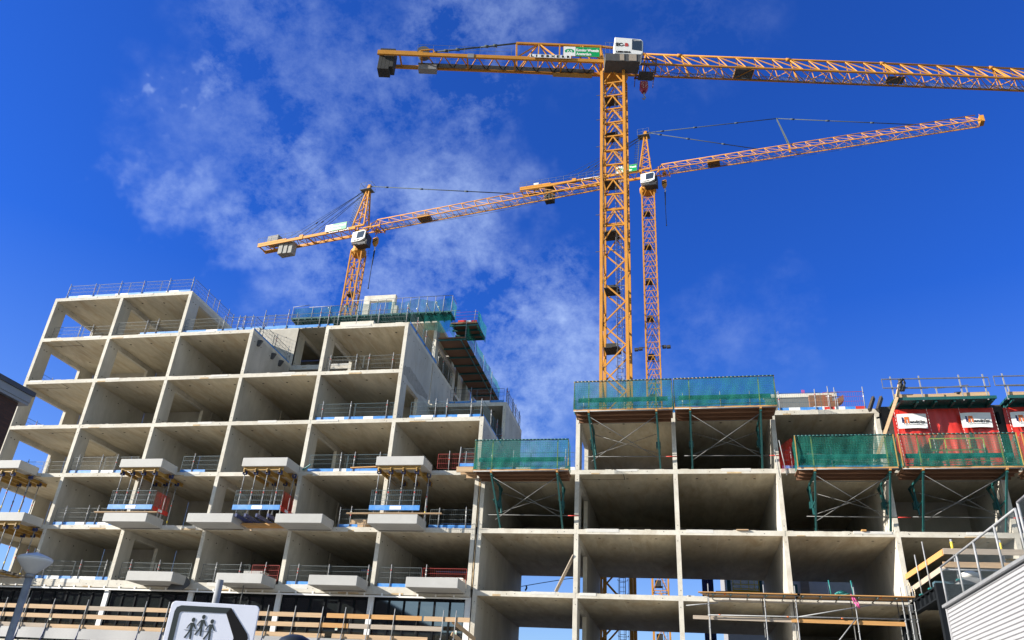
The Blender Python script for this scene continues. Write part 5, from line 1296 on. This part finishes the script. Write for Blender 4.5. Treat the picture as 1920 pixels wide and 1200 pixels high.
m = MB(); m.box(-1.15, 2.30, ya, yb2+.1, zk, zw0-.02); m.box(.30, .72, ya-.03, ya-.005, zk+.06, zw0-.08, 1); m.box(1.2, 1.95, ya-.03, ya-.005, zk+.06, zw0-.06, 1); m.build('cab_cabinet', ['darkgrey', 'timbergrey'], c1)
m = MB(); railing(m, -1.15, -.2, ya, zw0, .45, 1.5); m.bar((-1.15, ya, zw0), (-1.15, yb2, zw0), .05); m.bar((-1.15, yb2, zw0), (-1.15, yb2, zw0+1.5), .05); m.build('cab_rail', ['cranerail'], c1)
# trolley and hook
m = MB()
for y in (-.95, .95): m.bar((2.2, y, zb-.25), (4.3, y, zb-.25), .14)
for x in (2.3, 3.2, 4.2): m.bar((x, -.95, zb-.25), (x, .95, zb-.25), .12)
for x in (2.3, 4.2):
    for y in (-.95, .95): m.bar((x, y, zb-.4), (x, y, zb+.7), .13); m.bar((x, y, zb-.3), (x-.1, y, zb-1.5), .07)
m.bar((2.2, -.95, zb+.6), (4.3, -.95, zb+.5), .12); m.build('trolley', ['plybrown'], c1)
m = MB(); m.box(2.5, 4.0, -.6, .6, zb-.9, zb-.82); 
for x in (2.5, 4.0): m.bar((x, -.6, zb-.9), (x, -.6, zb-.3), .05)
m.build('service_basket', ['darkgrey'], c1)
m = MB()
for x in (2.75, 3.3): m.tube((x, 0, zb-.3), (x, 0, zb-1.85), .02, 5)
m.build('hook_rope', ['cable'], c1)
m = MB(); m.prism([(2.65, -.25, zb-1.8), (3.4, -.25, zb-1.8), (3.45, -.25, zb-2.6), (3.2, -.25, zb-3.1), (2.85, -.25, zb-3.1), (2.6, -.25, zb-2.6)], (0, .5, 0), 0)
for k in range(4): m.bar((2.72+.02*k, -.26, zb-1.9-.22*k), (3.0, -.26, zb-2.08-.22*k), .06, .01, 1); m.bar((3.1, -.26, zb-1.9-.22*k), (3.36, -.26, zb-2.08-.22*k), .06, .01, 1)
m.path([(3.02, 0, zb-3.1), (3.02, 0, zb-3.6), (3.16, 0, zb-3.85), (3.0, 0, zb-4.1), (2.85, 0, zb-3.9)], .07, 6, 2); m.build('hook_block', ['hookred', 'white', 'galv'], c1)

# ---- cranes 2 and 3: saddle jib with apex tower
def apex_crane(loc, th, zj, w, h, zm, za, hw, jend, cjend, king, sign, cwt, label, mrot, tie):
    c = thing('tower_crane', label, 'tower crane', (loc[0], loc[1], GZ), R(th), local=True)
    Z = lambda z: z-GZ
    rot = -R(th)+R(mrot)
    m = MB(); mast(m, hw, 0, Z(zm), 1.9, .17, .075); o = m.build('mast', ['crane'], c); o.rotation_euler = (0, 0, rot)
    m = MB(); ladder(m, hw*.5, -hw*.35, 1, Z(zm)-3, .38, False); o = m.build('ladder', ['galv'], c); o.rotation_euler = (0, 0, rot)
    m = MB(); z = 12
    while z < Z(zm)-3: m.box(-hw*.8, hw*.3, -hw*.5, hw*.8, z, z+.05); m.box(-hw*.7, hw*.1, hw*.4, hw*.75, z+.05, z+.8); z += 5.6
    o = m.build('rest_platform', ['ballast'], c); o.rotation_euler = (0, 0, rot)
    m = MB(); m.lathe([(hw*1.0, -.75), (hw*1.38, -.45), (hw*1.38, .0), (hw*1.15, .02), (hw*1.15, .35)], (0, 0, Z(zm)+.25), 16, 0, False); m.box(-hw*.8, hw*.8, -hw*.8, hw*.8, Z(zm)+.5, Z(zj)-.1)
    m.build('slewing_unit', ['crane'], c)
    m = MB(); railing(m, -hw*1.5, hw*1.5, hw*1.6, Z(zm)+.1, .6, .9); m.build('ring_rail', ['cranerail'], c)
    zb = Z(zj)
    # apex tower: raked rear legs
    m = MB(); xr, xf, yy = -1.05, .55, .62
    if mrot == 0 and th < -9: xr, xf = -1.35, .5
    top = Vector((0-.12, 0, Z(za)))
    for y in (-1, 1):
        for x0 in (xr, xf): m.bar((x0, y*yy, zb+.5), top+Vector((.12 if x0 > 0 else -.12, y*.12, 0)), .16)
    nn = 8
    for k in range(nn):
        f, f2 = k/nn, (k+1)/nn
        def lp_(x0, y, f): a = Vector((x0, y*yy, zb+.5)); return a.lerp(top+Vector((.12 if x0 > 0 else -.12, y*.12, 0)), f)
        for y in (-1, 1): m.bar(lp_(xr if k % 2 else xf, y, f), lp_(xf if k % 2 else xr, y, f2), .08)
        for x0 in (xr, xf): m.bar(lp_(x0, -1 if k % 2 else 1, f), lp_(x0, 1 if k % 2 else -1, f2), .08)
    for y in (-1, 1): m.bar((xr, y*yy, zb+.5), (xf, y*yy, zb+.5), .2)
    m.bar(top-Vector((.1, 0, .1)), top+Vector((.1, 0, .45)), .4); m.build('apex_tower', ['crane'], c)
    m = MB(); a = top+Vector((0, 0, -.5)); m.box(a.x-1.1, a.x+.6, -.6, .6, a.z, a.z+.05)
    for y in (-.6, .6): railing(m, a.x-1.1, a.x+.62, y, a.z, .85, 1.1)
    m.bar((a.x-1.1, -.6, a.z+1.1), (a.x-1.1, .6, a.z+1.1), .03); m.bar((a.x+.62, -.6, a.z+1.1), (a.x+.62, .6, a.z+1.1), .03); m.build('apex_platform', ['cranerail'], c)
    m = MB(); b0 = Vector((xr-.35, 0, zb+1.8)); b1 = a+Vector((-.9, 0, 0))
    for y in (-.2, .2): m.bar(b0+Vector((0,y,0)), b1+Vector((0,y,0)), .035)
    for k in range(26): q = b0.lerp(b1, k/26); m.bar(q+Vector((0,-.2,0)), q+Vector((0,.2,0)), .025); 
    for k in range(0, 26, 2):
        q = b0.lerp(b1, k/26); pts = [q+Vector((0,-.2,0)), q+Vector((-.5,-.3,0)), q+Vector((-.5,.3,0)), q+Vector((0,.2,0))]
        for u, v2 in zip(pts[:-1], pts[1:]): m.bar(u, v2, .025)
    m.build('apex_ladder', ['wire'], c)
    # jib
    m = MB(); jib(m, 1.75, jend, zb, w+.06, h+.05, 1.75, .11, .13, .055)
    for y in (-1, 1): m.bar((.5, y*w/2, zb), (1.8, y*w/2, zb), .15); m.bar((1.0, y*w/2, zb), (2.1, 0, zb+h), .09)
    if king: m.box(19.45, 19.7, -.1, .1, zb, zb+h+.1)
    m.build('jib', ['crane'], c)
    m = MB(); m.bar((3, .12, zb), (jend, .12, zb), .03); m.bar((3, .5, zb), (jend, .5, zb), .03)
    x = 3.0
    while x < jend: m.bar((x, .12, zb), (x, .5, zb), .03); x += .2
    m.build('walkway', ['cranerail'], c)
    m = MB(); m.box(8.5, 10.2, -w/2+.02, w/2, zb+.05, zb+.45); m.lathe([(.25, 0), (.25, .35)], (9.4, 0, zb+.46), 10, 1); m.build('winch', ['plybrown', 'galv'], c)
    m = MB(); m.path([(s, 0, zb-.2-.7*math.sin(max(0, s-3)/(jend-3)*math.pi)) for s in [3+(jend-3)*k/14 for k in range(15)]], .02, 5); m.build('hoist_rope', ['cable'], c)
    # tie bars
    m = MB()
    for p in tie:
        pts = [top+Vector((.3, 0, .2))]+[Vector((s, 0, Z(z))) for s, z in p]; m.path(pts, .06, 6)
        for u, v2 in zip(pts[:-1], pts[1:]):
            for f in (.12, .38, .7): q = u.lerp(v2, f); d = (v2-u).normalized()*.25; m.tube(q-d, q+d, .11, 6)
    m.build('tie_bar', ['tiebar'], c)
    if king:
        m = MB()
        for y in (-.3, .3): m.bar((19.6, y, zb+h-.2), (18.42, y*.2, Z(73.0)), .12)
        m.build('king_post', ['tiebar'], c)
    # counter jib
    m = MB()
    for y in (-1, 1): m.bar((cjend, y*.85, zb+.15), (-.6, y*.85, zb+.15), .16, .42)
    k = cjend+1.0
    while k < -1.5: m.bar((k, -.85, zb+.1), (k+.7, .85, zb+.1), .08); m.bar((k+.7, .85, zb+.1), (k+1.4, -.85, zb+.1), .08); k += 1.4
    for s in (cjend+.1, cjend+2.0, cjend*.5, -1.0): m.bar((s, -.85, zb+.15), (s, .85, zb+.15), .14)
    m.box(cjend, cjend+4.8, -.95, -.86, zb+.25, zb+.55); m.box(cjend, cjend+4.4, .3, .85, zb+.03, zb+.09); m.box(cjend*.56-.3, cjend*.56+.3, -.98, -.7, zb-.1, zb+.62); m.build('counter_jib', ['crane'], c)
    m = MB(); railing(m, cjend-.1, -1.6, -.95, zb+.4, 1.15, .95); railing(m, cjend-.1, -1.6, .95, zb+.4, 1.15, .95); m.build('walkway_rail', ['cranerail'], c)
    for k in range(3):
        m = MB(); s = cwt[0]+k*(cwt[1]-cwt[0])/3; m.box(s, s+(cwt[1]-cwt[0])/3-.04, -.6+.1*k, .6, Z(cwt[2]), zb+.35); m.build('ballast_block', ['ballastgrey' if not king else 'ballast'], c, .03)
    m = MB(); bx = cjend+1.1
    if king: m.box(bx+.9, bx+1.7, -.5, .3, zb+.35, zb+1.25); m.build('winch_cabinet', ['white'], c, .02)
    else:
        m.box(bx, bx+1.75, -.5, .5, zb+.45, zb+1.85); 
        for q in (.35, .95): m.box(bx-.012, bx+1.762, -.512, -.505, zb+.45+q, zb+.49+q)
        m.build('winch_cabinet', ['bggrey'], c, .02)
    m = MB()
    for s in (cjend*.56, cjend*.64): 
        for y in (-.7, .7): m.path([(s, y, zb+.5), tuple(top+Vector((-.3, y*.3, -.3)))], .035, 5)
        q = Vector((s, 0, zb+.5)).lerp(top, .3); m.tube(q-Vector((.15, .5, .12)), q+Vector((.15, -.5, .12)), .09, 6)
    m.path([(cjend*.8, 0, zb+.8), tuple(top)], .02, 5); m.build('stay_rope', ['cable'], c)
    m = MB(); sign_board(m, sign[0], sign[1], sign[2]-GZ, sign[3]-GZ, -1.08); m.build('green_sign', SIGNM if king else SIGNP, c)
    m = MB(); m.text('LIEBHERR', (sign[0]+.6 if not king else -9.5, -1.0, zb-.02), (1,0,0), (0,0,1), .42, 0, width=3.2, bold=.05); m.build('letter_plates', ['whiteplastic'], c)
    # cab
    ya, y2 = -1.95, -.7; cdx, cdz = (.08, -1.15) if king else (.70, -1.30); z0, z1 = zb-2.0+cdz, zb-.05+cdz; x0, x1 = -.80+cdx, 1.25+cdx
    m = MB(); m.prism([(x, ya, z) for x, z in ((x0, z0+.25), (x0+1.4, z0+.3), (x1-.05, z0+.6), (x1, z1-.3), (x1-.2, z1), (x0+.05, z1-.12))][::-1], (0, y2-ya, 0)); cabo = m.build('cab', ['white'], c, .05)
    m = MB(); m.prism([(x, ya-.012, z) for x, z in ((x0+.72, z0+.72), (x1-.28, z0+.78), (x1-.14, z1-.32), (x1-.25, z1-.14), (x0+.8, z1-.24))][::-1], (0, .01, 0)); m.box(x1+.01, x1+.03, ya+.1, y2-.1, z0+.6, z1-.3); m.build('cab_window', ['glass'], cabo)
    m = MB(); m.text('LIEBHERR', (x0+.4, ya-.012, z0+.42), (1,0,0), (0,0,1), .18, 0, width=.9, bold=.04); m.build('cab_lettering', ['letterblack'], cabo)
    m = MB(); m.box(x0+.5, x1+.12, ya+.15, y2, z0-.25, z0+.22); m.box(x1+.035, x1+.25, ya+.2, y2, z0-.3, z1-.6); m.build('cab_base', ['black'], c, .05)
    m = MB(); m.box(x0+.35, x0+1.2, ya-.3, ya-.02, z0-.35, z0-.3); railing(m, x0+.35, x0+1.2, ya-.3, z0-.3, .42, .5); m.build('cab_rail', ['cranerail'], c)
    # trolley and hook
    hx = 2.35
    m = MB(); [m.bar((hx-.7, y, zb-.2), (hx+.8, y, zb-.2), .1) for y in (-.75, .75)]; [m.bar((x, -.75, zb-.2), (x, .75, zb-.2), .1) for x in (hx-.6, hx+.1, hx+.7)]
    for x in (hx-.65, hx+.75):
        for y in (-.75, .75): m.bar((x, y, zb-.5), (x, y, zb+.5), .10)
    m.box(hx-.2, hx+.3, -.3, .3, zb-.45, zb-.2); m.build('trolley', ['crane'], c)
    m = MB()
    for x in (hx-.2, hx+.2): m.tube((x, 0, zb-.2), (x, 0, zb-1.7), .018, 5)
    m.build('hook_rope', ['cable'], c)
    m = MB(); m.prism([(hx-.33, -.2, zb-1.65), (hx+.33, -.2, zb-1.55), (hx+.36, -.2, zb-2.3), (hx+.12, -.2, zb-2.85), (hx-.15, -.2, zb-2.85), (hx-.36, -.2, zb-2.3)], (0, .4, 0))
    m.bar((hx-.33, -.21, zb-1.95), (hx+.33, -.21, zb-1.65), .14, .01, 1, (0,1,0)); m.bar((hx-.35, -.21, zb-2.3), (hx+.35, -.21, zb-1.98), .14, .01, 1, (0,1,0))
    m.path([(hx, 0, zb-2.85), (hx+.05, 0, zb-3.2), (hx+.14, 0, zb-3.4), (hx, 0, zb-3.6)], .07, 6, 2); m.build('hook_block', ['crane', 'letterblack', 'white'], c)
    m = MB(); m.path([(hx, 0, zb-3.5), (hx+.05, 0, zb-9.2)], .045, 6); m.tube((hx+.05, 0, zb-9.2), (hx+.05, 0, zb-9.4), .08, 6); m.path([(hx+.08, .05, zb-3.5), (hx+.02, .05, zb-5.8)], .07, 5); m.build('lifting_chain', ['cable'], c)
    return c, zb
c2, zb2 = apex_crane((41.09, 50.0), -6.8, 66.6, 1.31, 1.40, 63.7, 74.2, .86, 42.8, -19.1, True, (-4.4, -1.35, 66.75, 67.95), (-15.3, -13.9, 64.3), 'orange tower crane behind the tallest mast, its long jib rising right', 0, [[(18.42, 73.0), (35.5, 68.0)], [(15.5, 68.05)]])
m = MB()
for s in (-1, 1):
    for d in (0, .55): 
        b = Vector((s*(1.5+d), -.4, 38.5-GZ-.1*d)); m.box(b.x-.24, b.x+.24, b.y-.2, b.y+.2, b.z-.22, b.z+.12)
    m.bar((s*.8, -.4, 38.6-GZ), (s*1.6, -.4, 38.6-GZ), .08)
m.build('floodlight', ['black'], c2)
c3, zb3 = apex_crane((3.25, 40.0), -10.05, 52.81, 1.24, 1.41, 49.3, 60.1, .74, 34.0, -16.6, False, (-5.3, -2.0, 52.98, 54.05), (-13.1, -10.9, 51.2), 'smallest orange tower crane on the left with a pale green sign', 0, [[(21.5, 54.3)]])

# jib tip lamp etc. on crane 2
m = MB(); m.box(42.7, 43.2, -.5, .5, zb2-.1, zb2+.9); m.path([(42.9, 0, zb2+.9), (42.9, 0, zb2+1.5)], .04); m.build('jib_tip', ['crane'], c2)
